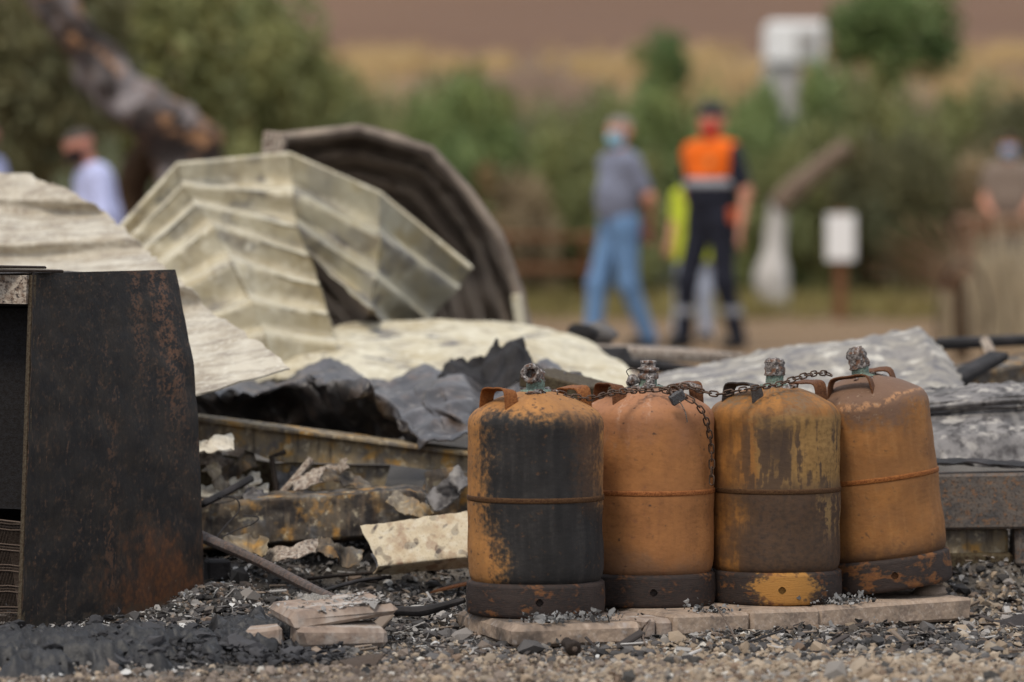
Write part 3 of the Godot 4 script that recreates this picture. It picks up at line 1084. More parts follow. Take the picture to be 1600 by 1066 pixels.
func plant(called: String, label: String, category: String, px: float, top: float, bottom: float, d: float, width: float, m: Material, variant: int, group := "") -> void:
	var base := at(px, 341, d)
	base.y = ground_height(base.x, base.z)
	var t := thing(called, label, category, base, rng.randf() * TAU, group)
	var s := F / d
	var y1 := at(px, top, d).y - base.y
	var y0 := maxf(at(px, bottom, d).y - base.y, 0.0)
	var rad := width / s / 2.0
	var cr := part("crown", M.crowns[variant % M.crowns.size()], m, t)
	cr.position.y = (y0 + y1) / 2
	cr.scale = Vector3(rad * 1.15, (y1 - y0) / 2 * 1.08, rad * 1.15)
	var g := Geo.new()
	var r0 := clampf(rad * 0.09, 0.03, 0.16)
	var top_p := Vector3(rad * 0.1, lerpf(y0, y1, 0.7), 0)
	tube(g, smooth_path([Vector3(0, -0.05, 0), Vector3(0.03, y0 * 0.5 + 0.2, 0.02), Vector3(0.0, lerpf(y0, y1, 0.35), -0.03), top_p], 3), [r0, r0, r0 * 0.9, r0 * 0.85, r0 * 0.8, r0 * 0.7, r0 * 0.6, r0 * 0.5, r0 * 0.4, r0 * 0.25], 8, 0.2)
	part("trunk", g.commit(), M.bark, t)
	for k in 4:
		var a := TAU * k / 4.0 + variant
		g = Geo.new()
		var s0 := Vector3(0, lerpf(y0, y1, 0.2 + 0.1 * k), 0)
		tube(g, [s0, s0 + Vector3(sin(a) * rad * 0.3, (y1 - y0) * 0.12, cos(a) * rad * 0.3), s0 + Vector3(sin(a) * rad * 0.6, (y1 - y0) * 0.2, cos(a) * rad * 0.6)], [r0 * 0.5, r0 * 0.35, r0 * 0.15], 6)
		part("limb", g.commit(), M.bark, t)

# ---------------------------------------------------------------- the scene
func _ready() -> void:
	rng.seed = 20
	bump_noise.seed = 5
	bump_noise.frequency = 0.02
	bump_noise.fractal_octaves = 3
	crumple.seed = 9
	crumple.frequency = 0.02
	crumple.fractal_octaves = 3
	sky_and_camera()
	materials()
	build_ground()
	hillside()
	collapsed_cabins()
	steelwork()
	paving_and_cylinders()
	cabinet()
	loose_things()
	ground_litter()
	far_things()
	people()

func sky_and_camera() -> void:
	var cam := Camera3D.new()
	cam.name = "camera"
	add_child(cam)
	var lens := CameraAttributesPhysical.new()
	lens.frustum_focal_length = 144.47
	lens.frustum_focus_distance = 9.28
	lens.frustum_near = 0.1
	lens.frustum_far = 2000.0
	lens.exposure_aperture = 2.4
	cam.attributes = lens
	cam.fov = rad_to_deg(2.0 * atan(533.0 / F))
	cam.near = 0.1
	cam.far = 2000.0
	cam.position = Vector3(0, EYE, CAM_Z)
	cam.rotation.x = -pitch
	cam.current = true
	var env := Environment.new()
	env.background_mode = Environment.BG_SKY
	var sky := Sky.new()
	var sm := ProceduralSkyMaterial.new()
	sm.sky_top_color = Color(0.80, 0.83, 0.88)
	sm.sky_horizon_color = Color(0.83, 0.83, 0.83)
	sm.sky_curve = 0.2
	sm.ground_bottom_color = Color(0.30, 0.25, 0.20)
	sm.ground_horizon_color = Color(0.42, 0.37, 0.31)
	sky.sky_material = sm
	env.sky = sky
	env.tonemap_mode = Environment.TONE_MAPPER_LINEAR
	env.tonemap_exposure = 1.48
	env.sdfgi_enabled = true
	env.ssao_enabled = true
	env.ssil_enabled = true
	var we := WorldEnvironment.new()
	we.name = "environment"
	we.environment = env
	add_child(we)
	var sun := DirectionalLight3D.new()
	sun.name = "sun"
	sun.light_color = Color(1.0, 0.96, 0.9)
	sun.light_energy = 0.5
	sun.light_angular_distance = 14.0
	sun.shadow_enabled = true
	sun.rotation_degrees = Vector3(-58, -28, 0)
	add_child(sun)

func materials() -> void:
	M.pit = relief(3, 512, 0.06, 5)
	M.rough_relief = relief(4, 512, 0.025, 6)
	var fold_relief := relief(5, 512, 0.015, 5, 1, 1, 1)
	M.rust_grain = patina(256, 256, rgb(225, 215, 205), [[201, 0.05, 5, 1, 1, 0, 0.45, 0.8, rgb(150, 120, 100)], [202, 0.12, 3, 1, 1, 0, 0.6, 0.8, rgb(110, 80, 60)]])
	var gt := patina(512, 512, rgb(190, 186, 180), [[210, 0.05, 5, 1, 1, 0, 0.4, 0.7, rgb(140, 132, 124)], [211, 0.15, 3, 1, 1, 0, 0.5, 0.8, rgb(250, 246, 240)]])
	M.ground = mat(Color.WHITE, gt, 0.95, M.rough_relief, 1.2, 1.6)
	M.ground.vertex_color_use_as_albedo = true
	M.stone = mat(Color.WHITE, null, 0.9)
	M.stone.vertex_color_use_as_albedo = true
	M.ash_bit = mat(Color.WHITE, null, 0.8)
	M.ash_bit.vertex_color_use_as_albedo = true
	M.slab = mat(Color.WHITE, patina(512, 512, rgb(158, 138, 120), [[220, 0.02, 5, 1, 1, 0, 0.4, 0.8, rgb(128, 112, 100)], [221, 0.08, 4, 1, 1, 0, 0.55, 0.85, rgb(180, 162, 146)], [222, 0.012, 6, 1, 1, 0, 0.55, 0.95, rgb(84, 76, 70, 0.8)]]), 0.9, M.rough_relief, 0.25, 1.6)
	M.slab_sooty = mat(Color.WHITE, patina(384, 384, rgb(158, 138, 120), [[520, 0.02, 5, 1, 1, 0, 0.4, 0.8, rgb(128, 112, 100)], [521, 0.08, 4, 1, 1, 0, 0.55, 0.85, rgb(180, 162, 146)], [522, 0.010, 6, 1, 1, 0, 0.34, 0.62, rgb(74, 66, 60, 0.85)], [523, 0.02, 5, 1, 1, 0, 0.72, 0.84, rgb(168, 166, 168, 0.8)]]), 0.9, M.rough_relief, 0.3, 1.4)
	M.brick = mat(Color.WHITE, patina(256, 256, rgb(148, 130, 116), [[225, 0.05, 5, 1, 1, 0, 0.45, 0.8, rgb(122, 104, 92)], [226, 0.02, 5, 1, 1, 0, 0.55, 0.85, rgb(88, 78, 72)], [227, 0.015, 5, 1, 1, 0, 0.6, 0.85, rgb(178, 172, 166, 0.8)]]), 0.9, M.rough_relief, 0.25, 2.0)
	M.verdigris = mat(Color.WHITE, patina(256, 256, rgb(104, 116, 104), [[230, 0.05, 5, 1, 1, 0, 0.45, 0.7, rgb(76, 78, 70)], [231, 0.04, 4, 1, 1, 0, 0.6, 0.75, rgb(122, 148, 136)]]), 0.7, M.pit, 0.1, 12.0)
	M.crust = mat(Color.WHITE, patina(256, 256, rgb(120, 114, 110), [[232, 0.05, 5, 1, 1, 0, 0.42, 0.62, rgb(56, 50, 48)], [233, 0.04, 4, 1, 1, 0, 0.62, 0.75, rgb(182, 178, 176)], [234, 0.02, 4, 1, 1, 0, 0.62, 0.75, rgb(110, 76, 56)]]), 0.8, M.rough_relief, 0.08, 8.0)
	M.char_metal = mat(rgb(60, 54, 50), M.rust_grain, 0.7, M.pit, 0.1, 8.0)
	M.chain = mat(rgb(112, 98, 88), M.rust_grain, 0.55, null, 0.0, 30.0)
	M.chain.metallic = 0.35
	M.padlock = mat(rgb(104, 112, 122), M.rust_grain, 0.5, M.pit, 0.05, 20.0)
	M.handle_rust = mat(rgb(158, 106, 58), M.rust_grain, 0.75, M.pit, 0.08, 12.0)
	M.handle_brown = mat(rgb(122, 84, 54), M.rust_grain, 0.75, M.pit, 0.08, 12.0)
	M.handle_dark = mat(rgb(84, 84, 86), M.rust_grain, 0.65, M.pit, 0.08, 12.0)
	M.link_mesh = chain_link()
	M.panel = mat(Color.WHITE, panel_skin(), 0.62, M.pit, 0.08)
	M.panel_edge = mat(rgb(104, 98, 84), M.rust_grain, 0.85, M.pit, 0.1, 9.0)
	M.inside = mat(rgb(40, 41, 45), M.rust_grain, 0.9, M.pit, 0.1, 6.0)
	M.scorched_white = mat(Color.WHITE, patina(256, 256, rgb(172, 160, 146), [[250, 0.03, 5, 1, 1, 0, 0.5, 0.7, rgb(112, 92, 78)], [251, 0.05, 4, 1, 1, 0, 0.62, 0.72, rgb(46, 40, 40)]]), 0.85, M.pit, 0.1, 6.0)
	M.wire = mat(rgb(112, 104, 98), M.rust_grain, 0.7, null, 0, 20.0)
	# scorched cream coated steel of the cabins
	M.cream = mat(Color.WHITE, patina(512, 512, rgb(194, 186, 164), [[260, 0.008, 5, 1, 1, 0, 0.45, 0.75, rgb(168, 154, 124)], [261, 0.02, 5, 1, 1, 0, 0.55, 0.8, rgb(150, 140, 122)], [262, 0.012, 4, 1, 1, 0, 0.70, 0.8, rgb(84, 82, 86)], [263, 0.05, 4, 1, 1, 0, 0.6, 0.85, rgb(222, 216, 198)]]), 0.75, M.rough_relief, 0.4, 0.7)
	M.cream_ash = mat(Color.WHITE, patina(512, 512, rgb(190, 182, 166), [[265, 0.012, 5, 1, 1, 0, 0.42, 0.75, rgb(156, 144, 126)], [266, 0.03, 5, 4, 1, 0, 0.50, 0.75, rgb(132, 122, 110, 0.75)], [267, 0.03, 5, 3, 1, 0, 0.62, 0.86, rgb(108, 98, 90, 0.7)], [268, 0.06, 4, 1, 1, 0, 0.6, 0.8, rgb(204, 198, 184, 0.8)]]), 0.85, M.rough_relief, 1.2, 1.1)
	M.cream_dirty = mat(Color.WHITE, patina(384, 384, rgb(168, 162, 142), [[270, 0.008, 5, 1, 1, 0, 0.45, 0.7, rgb(132, 126, 112)], [271, 0.02, 5, 1, 1, 0, 0.55, 0.8, rgb(150, 134, 96)], [272, 0.01, 4, 1, 1, 0, 0.62, 0.74, rgb(82, 80, 84)], [273, 0.05, 4, 1, 1, 0, 0.6, 0.85, rgb(190, 184, 166)]]), 0.7, M.rough_relief, 0.4, 0.6)
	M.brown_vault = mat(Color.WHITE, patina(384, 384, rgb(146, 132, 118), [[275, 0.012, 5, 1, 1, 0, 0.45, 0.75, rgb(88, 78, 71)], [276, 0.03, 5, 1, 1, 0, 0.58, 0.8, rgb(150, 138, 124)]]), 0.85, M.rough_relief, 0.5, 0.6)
	M.black_sheet = mat(Color.WHITE, patina(384, 384, rgb(60, 54, 52), [[280, 0.012, 5, 1, 1, 0, 0.45, 0.7, rgb(40, 35, 34)], [281, 0.02, 5, 1, 1, 0, 0.62, 0.8, rgb(84, 78, 78)], [282, 0.05, 4, 1, 1, 0, 0.68, 0.8, rgb(150, 142, 134)], [283, 0.02, 4, 1, 1, 0, 0.62, 0.74, rgb(84, 66, 52)]]), 0.42, M.rough_relief, 0.25, 0.7)
	M.black_sheet.metallic_specular = 0.6
	M.black_sheet.metallic = 0.2
	M.soot = mat(Color.WHITE, patina(256, 256, rgb(36, 34, 34), [[285, 0.03, 5, 1, 1, 0, 0.5, 0.75, rgb(56, 52, 52)]]), 0.75, M.rough_relief, 0.4, 1.5)
	M.ash_blanket = mat(Color.WHITE, patina(512, 512, rgb(146, 140, 130), [[290, 0.01, 5, 1, 1, 0, 0.42, 0.66, rgb(128, 124, 122)], [291, 0.03, 5, 1, 1, 0, 0.52, 0.7, rgb(104, 102, 104)], [292, 0.02, 5, 1, 1, 0, 0.62, 0.76, rgb(196, 190, 178)], [293, 0.09, 4, 1, 1, 0, 0.62, 0.8, rgb(100, 96, 94, 0.6)]]), 0.92, M.rough_relief, 0.3, 0.9)
	M.ash_dark = mat(Color.WHITE, patina(384, 384, rgb(122, 118, 116), [[295, 0.012, 5, 1, 1, 0, 0.45, 0.66, rgb(84, 82, 82)], [296, 0.06, 5, 1, 1, 0, 0.52, 0.72, rgb(58, 55, 55)], [297, 0.03, 5, 1, 1, 0, 0.6, 0.75, rgb(170, 164, 156)]]), 0.92, M.rough_relief, 0.35, 1.0)
	M.beam_rust = mat(Color.WHITE, patina(512, 512, rgb(88, 78, 66), [[300, 0.010, 6, 1, 1, 0, 0.40, 0.75, rgb(54, 50, 48)], [301, 0.018, 6, 1, 1, 0, 0.58, 0.72, rgb(156, 114, 58)], [302, 0.015, 6, 1, 1, 0, 0.60, 0.80, rgb(106, 108, 112, 0.8)], [303, 0.05, 5, 1, 1, 0, 0.66, 0.80, rgb(182, 170, 144, 0.85)], [304, 0.016, 6, 1, 1, 0, 0.56, 0.72, rgb(38, 34, 33)], [305, 0.06, 5, 1, 6, 0, 0.62, 0.85, rgb(120, 100, 78, 0.7)]]), 0.75, M.rough_relief, 0.4, 1.1)
	M.beam_ochre = mat(Color.WHITE, patina(512, 512, rgb(140, 124, 98), [[310, 0.012, 6, 1, 1, 0, 0.42, 0.75, rgb(104, 98, 92)], [311, 0.018, 6, 1, 1, 0, 0.58, 0.74, rgb(170, 130, 72)], [312, 0.02, 6, 1, 2, 0, 0.58, 0.82, rgb(80, 76, 78, 0.85)], [313, 0.06, 5, 1, 1, 0, 0.62, 0.82, rgb(186, 174, 150, 0.8)], [314, 0.08, 5, 1, 8, 0, 0.60, 0.85, rgb(70, 62, 54, 0.7)]]), 0.8, M.rough_relief, 0.4, 0.95)
	M.beam_grey = mat(Color.WHITE, patina(512, 512, rgb(100, 92, 86), [[315, 0.02, 5, 1, 1, 0, 0.45, 0.68, rgb(76, 74, 74)], [316, 0.04, 5, 1, 1, 0, 0.56, 0.72, rgb(122, 92, 70)], [317, 0.10, 4, 1, 1, 0, 0.62, 0.76, rgb(56, 52, 50)]]), 0.85, M.rough_relief, 0.3, 2.0)
	M.spotted = mat(Color.WHITE, patina(512, 512, rgb(186, 172, 146), [[320, 0.008, 5, 1, 1, 0, 0.5, 0.75, rgb(160, 136, 108, 0.8)], [321, 0.02, 5, 1, 1, 0, 0.55, 0.8, rgb(204, 196, 178, 0.8)], [322, 0.022, 1, 1, 1, 0, 0.80, 0.84, rgb(62, 54, 52)], [323, 0.12, 3, 1, 1, 0, 0.72, 0.84, rgb(110, 94, 78, 0.8)], [324, 0.010, 4, 1, 1, 0, 0.72, 0.82, rgb(120, 88, 70, 0.8)]]), 0.75, M.pit, 0.15, 2.2)
	M.plaster = mat(Color.WHITE, patina(256, 256, rgb(222, 216, 202), [[530, 0.02, 5, 1, 1, 0, 0.5, 0.85, rgb(190, 178, 158)], [531, 0.06, 4, 1, 1, 0, 0.72, 0.85, rgb(110, 100, 92)]]), 0.8, M.pit, 0.1, 2.0)
	M.olive_board = mat(rgb(90, 84, 66), M.rust_grain, 0.8, M.pit, 0.1, 4.0)
	M.pipe = mat(Color.WHITE, patina(256, 256, rgb(92, 84, 80), [[330, 0.04, 5, 1, 1, 0, 0.45, 0.7, rgb(60, 52, 50)], [331, 0.05, 4, 1, 1, 0, 0.6, 0.75, rgb(120, 92, 76)]]), 0.7, M.pit, 0.15, 6.0)
	M.melt = mat(Color.WHITE, patina(256, 256, rgb(30, 29, 30), [[335, 0.03, 5, 1, 1, 0, 0.5, 0.8, rgb(42, 41, 43)], [336, 0.12, 3, 1, 1, 0, 0.76, 0.88, rgb(130, 122, 114)]]), 0.58, M.rough_relief, 0.25, 4.0)
	M.melt.metallic_specular = 0.5
	M.flake_grey = mat(rgb(132, 126, 122), M.rust_grain, 0.85, M.pit, 0.2, 8.0)
	M.flake_blue = mat(rgb(96, 98, 104), M.rust_grain, 0.7, M.pit, 0.2, 8.0)
	M.bark = mat(rgb(92, 78, 62), M.rust_grain, 0.95, M.rough_relief, 1.0, 2.0)
	M.charred_bark = mat(Color.WHITE, patina(384, 384, rgb(46, 40, 38), [[340, 0.02, 5, 1, 1, 0, 0.45, 0.7, rgb(66, 52, 46)], [341, 0.008, 4, 1, 1, 0, 0.57, 0.64, rgb(156, 148, 148)], [342, 0.014, 4, 1, 1, 0, 0.70, 0.78, rgb(168, 124, 88)]]), 0.9, M.rough_relief, 1.5, 0.7)
	M.pale_bark = mat(rgb(158, 148, 138), M.rust_grain, 0.95, M.rough_relief, 0.8, 2.0)
	M.lime = mat(rgb(188, 182, 176), null, 0.9, M.rough_relief, 0.6, 2.0)
	M.wood = mat(rgb(146, 108, 80), M.rust_grain, 0.85, M.rough_relief, 0.3, 3.0)
	M.pale_wood = mat(rgb(176, 150, 130), M.rust_grain, 0.85, M.rough_relief, 0.3, 3.0)
	M.sign_white = mat(rgb(226, 224, 222), null, 0.6)
	M.grey_paint = mat(rgb(160, 156, 152), null, 0.7)
	M.dry = mat(rgb(196, 174, 132), null, 0.9)
	M.dry.vertex_color_use_as_albedo = true
	M.reed = mat(Color(0.50, 0.42, 0.30).linear_to_srgb(), null, 0.9)
	M.reed.vertex_color_use_as_albedo = true
	M.crowns = [crown_mesh(1, 5200, 0.065, 26), crown_mesh(2, 5200, 0.07, 22), crown_mesh(3, 4600, 0.075, 30), crown_mesh(4, 5000, 0.06, 18)]
	M.leaf = []
	for c in [Color(0.14, 0.135, 0.07), Color(0.225, 0.235, 0.10), Color(0.20, 0.255, 0.10), Color(0.29, 0.22, 0.135), Color(0.15, 0.21, 0.08), Color(0.28, 0.265, 0.13)]:
		var m := mat(c.linear_to_srgb(), null, 0.8)
		m.vertex_color_use_as_albedo = true
		m.backlight_enabled = true
		m.backlight = Color(c.r * 0.6, c.g * 0.6, c.b * 0.4).linear_to_srgb()
		M.leaf.append(m)

func hillside() -> void:
	var hedge := "overgrown bushes along the far edge of the clearing"
	var trees := "olive-green trees shading the clearing"
	# tall trees
	for a in [[70, -120, 345, 33.0, 330, 0, "dark olive tree behind the man in the pale shirt"], [250, -110, 300, 38.0, 300, 1, "olive-green tree behind the charred leaning trunk"], [385, -90, 330, 41.0, 250, 1, "olive-green tree beside the ploughed field, above the scorched vault"], [490, 70, 330, 45.0, 190, 1, "lower olive tree tapering off into the hedge"], [-80, -60, 400, 36.0, 260, 0, "dark olive tree beyond the ribbed cream sheet"]]:
		plant("olive_tree", a[6], "tree", a[0], a[1], a[2], a[3], a[4], M.leaf[a[5]], int(a[0]) + 200, trees)
	# the hedge, bush by bush
	var row := [[585, 105, 1], [650, 95, 2], [720, 92, 2], [790, 105, 2], [865, 118, 1], [935, 112, 2], [1010, 108, 2], [1085, 120, 1], [1160, 95, 2], [1235, 78, 2], [1310, 92, 1], [1385, 80, 1], [1460, 80, 1], [1530, 100, 1], [1605, 128, 0], [1690, 120, 1]]
	for i in row.size():
		var r: Array = row[i]
		var where := "behind the dark vault" if r[0] < 800 else "behind the man in grey polo" if r[0] < 980 else "behind the uniformed man" if r[0] < 1150 else "behind the whitewashed tree" if r[0] < 1300 else "behind the white notice sign" if r[0] < 1420 else "behind the plank counter"
		plant("hedge_bush", "tall green bush of the overgrown hedge, " + where, "bush", r[0], r[1], 480, 49.0 + 2.0 * sin(i * 2.1), 165, M.leaf[[r[2], 5, r[2], 2, r[2], 1][i % 6]], i, hedge)
	for a in [[545, 175, 47.0, 1], [620, 215, 46.5, 2], [705, 190, 46.0, 2], [775, 235, 46.0, 3], [840, 240, 46.0, 3], [905, 250, 46.5, 1], [985, 215, 46.0, 1], [1180, 195, 47.0, 1], [1270, 180, 46.0, 1], [1350, 190, 45.5, 0], [1430, 185, 45.0, 0], [1500, 200, 45.5, 3], [1580, 240, 45.0, 1]]:
		plant("hedge_bush", ("dry brownish bush" if a[3] == 3 else "low green bush") + (" at the hedge's foot near the dark vault" if a[0] < 760 else " at the hedge's foot near the man in polo" if a[0] < 1000 else " at the hedge's foot near the whitewashed tree" if a[0] < 1300 else " at the hedge's foot between sign and counter"), "bush", a[0], a[1], 485, a[2], 135, M.leaf[a[3]], int(a[0]), "low bushes at the foot of the hedge")
	plant("field_tree", "small round bright green tree in the dry grass strip", "tree", 1035, 36, 150, 57.0, 92, M.leaf[4], 1)
	plant("field_tree", "broad dark green tree standing before the ploughed field", "tree", 1405, -40, 150, 57.5, 225, M.leaf[4], 2)
	for a in [[1560, 30.0, 1.0, "tall dry pale reeds below the plank counter"], [1618, 29.0, 1.05, "tall dry pale reeds hiding the counter's leg"], [1500, 31.0, 0.75, "shorter dry reeds beside the iron hoop"]]:
		var w := at(a[0], 341, a[1])
		var rt := thing("reed_clump", a[3], "reeds", Vector3(w.x, ground_height(w.x, w.z), w.z), 0.0, "dry reeds by the counter")
		var rg := Geo.new()
		for k in 170:
			var an := rng.randf() * TAU
			var r0 := rng.randf() * 0.16
			var foot := Vector3(cos(an) * r0, 0, sin(an) * r0)
			var hgt: float = a[2] * rng.randf_range(0.55, 1.0)
			var tip := foot + Vector3(cos(an) * rng.randf_range(0.05, 0.3), hgt, sin(an) * rng.randf_range(0.05, 0.2))
			var mid := foot.lerp(tip, 0.55) - Vector3(cos(an), 0, sin(an)) * 0.03
			var wd := Vector3(-sin(an), 0, cos(an)) * 0.007
			rg.face([foot - wd, foot + wd, mid + wd, mid - wd])
			rg.face([mid - wd, mid + wd, tip])
			var kk := rng.randf_range(0.6, 1.15)
			for q in 7: rg.c.append(Color(kk, kk * 0.97, kk * 0.92))
		var crown := part("foliage", rg.commit(), M.reed, rt)
		crown.set_meta("kind", "stuff")
	# the charred leaning trunk
	var t := thing("charred_tree", "charred leaning tree trunk with patches of grey bark", "tree", Vector3(at(330, 341, 24).x, 0, CAM_Z - 24.0))
	var g := Geo.new()
	var path := []
	for p in smooth_path([at(330, 640, 24), at(318, 420, 24), at(300, 270, 24), at(268, 208, 24), at(205, 160, 24), at(150, 95, 24), at(100, 25, 24), at(40, -60, 24)], 8):
		path.append(p - t.position)
	var rad := []
	for i in path.size(): rad.append(lerpf(0.24, 0.12, minf(1.0, float(i) / path.size() * 1.25)))
	tube(g, path, rad, 18, 0.55)
	part("trunk", g.commit(), M.charred_bark, t)
	g = Geo.new()
	var limb := []
	for p in smooth_path([at(262, 212, 24.05), at(225, 250, 24.2), at(205, 320, 24.3), at(215, 460, 24.3), at(228, 640, 24.3)], 6): limb.append(p - t.position)
	tube(g, limb, [0.12, 0.10, 0.1], 12, 0.25)
	part("limb", g.commit(), M.bark, t)
	# dry grass on the slope and green grass below the hedge
	var blade := Geo.new()
	for k in 7:
		var a := k * 0.9
		var b := Vector3(cos(a), 0, sin(a)) * 0.12
		var s := Vector3(-sin(a), 0, cos(a)) * 0.02
		blade.face([b * 0.3 - s, b * 0.3 + s, b + s * 0.6 + Vector3(0, 0.3, 0), b * 1.7 + Vector3(0, 0.52 + 0.1 * sin(k * 3.0), 0)])
	var bm := blade.commit()
	scatter("dry_grass", "tall dry straw-coloured grass on the slope below the field", "grass", [bm], M.dry, 5200, func(_i):
		var d := rng.randf_range(58.0, 70.0)
		var x := rng.randf_range(-14, 14) * d / 60.0
		var z := CAM_Z - d
		if bump_noise.get_noise_2d(x * 14.0, z * 9.0) > 0.02: return null
		var k := rng.randf_range(0.35, 0.75)
		return [Transform3D(Basis(Vector3.UP, rng.randf() * TAU).scaled(Vector3(k, k, k)), Vector3(x, ground_height(x, z) - 0.02, z)), Color(1.0, 0.93, 0.84) * rng.randf_range(0.7, 1.1)])
	scatter("grass", "thin yellow-green grass at the foot of the hedge", "grass", [bm], M.dry, 2600, func(_i):
		var d := rng.randf_range(37.0, 48.0)
		var x := rng.randf_range(-8, 8)
		var z := CAM_Z - d
		var k := rng.randf_range(0.15, 0.45)
		return [Transform3D(Basis(Vector3.UP, rng.randf() * TAU).scaled(Vector3(k * 1.6, k, k * 1.6)), Vector3(x, ground_height(x, z) - 0.01, z)), Color(0.42, 0.45, 0.3) * rng.randf_range(0.7, 1.2)])

func sheet_thing(called: String, label: String, category: String, spec: Array, nu: int, nv: int, o: Dictionary, m: Material, group := "") -> MeshInstance3D:
	var n := placed(called, sheet(grid(spec), nu, nv, o), m)
	tag(n, label, category, group)
	return n

func collapsed_cabins() -> void:
	around = 13.4
	gain = 1.0
	# ribbed cream roof sheet, folded, sloping down behind the cabinet
	sheet_thing("roof_sheet", "ash-whitened folded roof sheet sloping down behind the burnt cabinet", "metal sheet", [
		[[-160, 235, 14.3], [-60, 250, 14.2], [0, 264, 14.1], [48, 276, 14.1], [92, 292, 14.0]],
		[[-160, 290, 14.0], [-60, 300, 14.0], [0, 308, 14.0], [70, 312, 13.95], [138, 316, 13.9]],
		[[-160, 318, 13.98], [-60, 326, 13.98], [10, 330, 13.98], [95, 336, 13.95], [170, 338, 13.9]],
		[[-160, 372, 13.6], [-60, 376, 13.6], [20, 378, 13.6], [120, 372, 13.6], [205, 366, 13.6]],
		[[-160, 402, 13.6], [-60, 404, 13.6], [30, 406, 13.6], [140, 402, 13.58], [232, 396, 13.58]],
		[[-160, 455, 13.1], [-60, 456, 13.1], [40, 456, 13.1], [170, 448, 13.1], [282, 440, 13.1]],
		[[-160, 490, 13.12], [-60, 490, 13.12], [60, 492, 13.12], [210, 486, 13.1], [325, 478, 13.1]],
		[[-160, 560, 12.7], [-60, 560, 12.7], [100, 556, 12.7], [270, 548, 12.7], [400, 536, 12.7]],
		[[-160, 640, 12.4], [-60, 640, 12.4], [120, 630, 12.4], [310, 612, 12.4], [455, 580, 12.5]]],
		10, 8, {"soft": 0.55, "crumple": 0.006, "freq": 1.3, "crease": 0.006, "crease_freq": 0.9, "thick": 0.005, "rag": 0.008, "seed": 1.0}, M.cream_ash)
	around = 16.6
	gain = 0.85
	# the folded vault: long cream panels bent round like a fan
	var v := thing("collapsed_vault", "buckled cream vault of ribbed panels fanned out like a shell", "cabin wreck", Vector3(wreck(420, 341, 16.6).x, 0, wreck(420, 341, 16.6).z))
	var lines := [[[150, 398], [278, 258], [452, 242], [592, 303], [736, 420]], [[166, 408], [284, 289], [458, 300], [592, 368], [716, 452]], [[186, 424], [304, 318], [464, 352], [590, 434], [670, 500]], [[208, 446], [332, 350], [482, 398], [578, 482], [625, 522]],
		[[234, 476], [360, 408], [498, 444], [566, 514], [600, 534]], [[268, 516], [392, 470], [512, 490], [556, 536], [590, 546]], [[310, 560], [412, 520], [524, 536], [556, 556], [590, 562]], [[360, 610], [432, 590], [540, 590], [566, 590], [600, 600]]]
	var col_d := [16.6, 16.9, 17.05, 16.8, 17.25]
	for c in 4:
		var spec := []
		var first := []
		for r in lines.size():
			var row := []
			var low := []
			for e in 5:
				var f := e / 4.0
				var p := Vector2(lines[r][c][0], lines[r][c][1]).lerp(Vector2(lines[r][c + 1][0], lines[r][c + 1][1]), f)
				var d := lerpf(col_d[c], col_d[c + 1], f) - r * 0.21 + 0.06 * sin(f * PI)
				row.append([p.x, p.y, d])
				if r < lines.size() - 1:
					var q := Vector2(lines[r + 1][c][0], lines[r + 1][c][1]).lerp(Vector2(lines[r + 1][c + 1][0], lines[r + 1][c + 1][1]), f)
					q = p.lerp(q, 0.80)
					low.append([q.x, q.y, d + 0.04])
			spec.append(row)
			if low: spec.append(low)
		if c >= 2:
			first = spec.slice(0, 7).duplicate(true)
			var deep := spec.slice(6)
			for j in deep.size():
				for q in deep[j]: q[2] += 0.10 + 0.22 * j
			var inner := placed("inner_panel", sheet(grid(deep), 6, 5, {"crumple": 0.01, "freq": 1.1, "thick": 0.004}), M.brown_vault, v)  # darker brown paints in the dark hollow below the cream rows
			inner.set_meta("label", "brown inner panel, coloured darker for the dark hollow")
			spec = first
		placed("panel", sheet(grid(spec), 6, 5, {"crumple": 0.007, "freq": 1.1, "crease": 0.004, "crease_freq": 0.8, "thick": 0.004, "seed": c * 3.0, "soft": 0.12, "rag": 0.004}), [M.cream, M.cream, M.cream_dirty, M.cream_dirty][c], v)
	for path in [[[150, 397, 16.48], [278, 257, 16.98], [452, 241, 17.13], [592, 302, 17.23], [737, 420, 17.08]]]:
		var g := Geo.new()
		var pts := []
		for p in path: pts.append(wreck(p[0], p[1], p[2]))
		tube(g, pts, [0.008], 8)
		placed("rim", g, M.cream, v)
	around = 19.5
	gain = 0.6
	# darker vault further back, its inside towards us
	var w := thing("dark_vault", "dark burnt-out vault standing behind the cream panels", "cabin wreck", Vector3(wreck(640, 341, 19.5).x, 0, wreck(640, 341, 19.5).z))
	var arc := [[420, 228], [440, 216], [560, 203], [672, 236], [730, 300], [778, 368], [800, 430], [826, 520]]
	var rows := []
	for k in 11:
		var s := 1.0 - k * 0.058
		var r := []
		for p in arc:
			r.append([560 + (p[0] - 560) * s, 520 + (p[1] - 520) * s, 19.0 + k * 0.17 + (0.22 if k % 2 else 0.0)])
		rows.append(r)
	placed("vault_shell", sheet(grid(rows), 8, 6, {"crumple": 0.03, "freq": 0.8, "thick": 0.012, "soft": 0.15, "seed": 4.0}), M.brown_vault, w)
	var end := [[], []]
	for p in [[430, 330], [470, 262], [560, 240], [650, 275], [720, 375], [755, 530]]:
		end[0].append([p[0], p[1], 21.4])
		end[1].append([p[0], 545, 21.4])
	placed("end_wall", sheet(grid(end), 6, 10, {"crumple": 0.03, "freq": 0.8, "thick": 0.02}), M.soot, w)
	var g2 := Geo.new()
	var rim := []
	for p in arc: rim.append(wreck(p[0], p[1], 18.98))
	tube(g2, rim, [0.02], 8)
	placed("rim", g2, M.brown_vault, w)
	g2 = Geo.new()
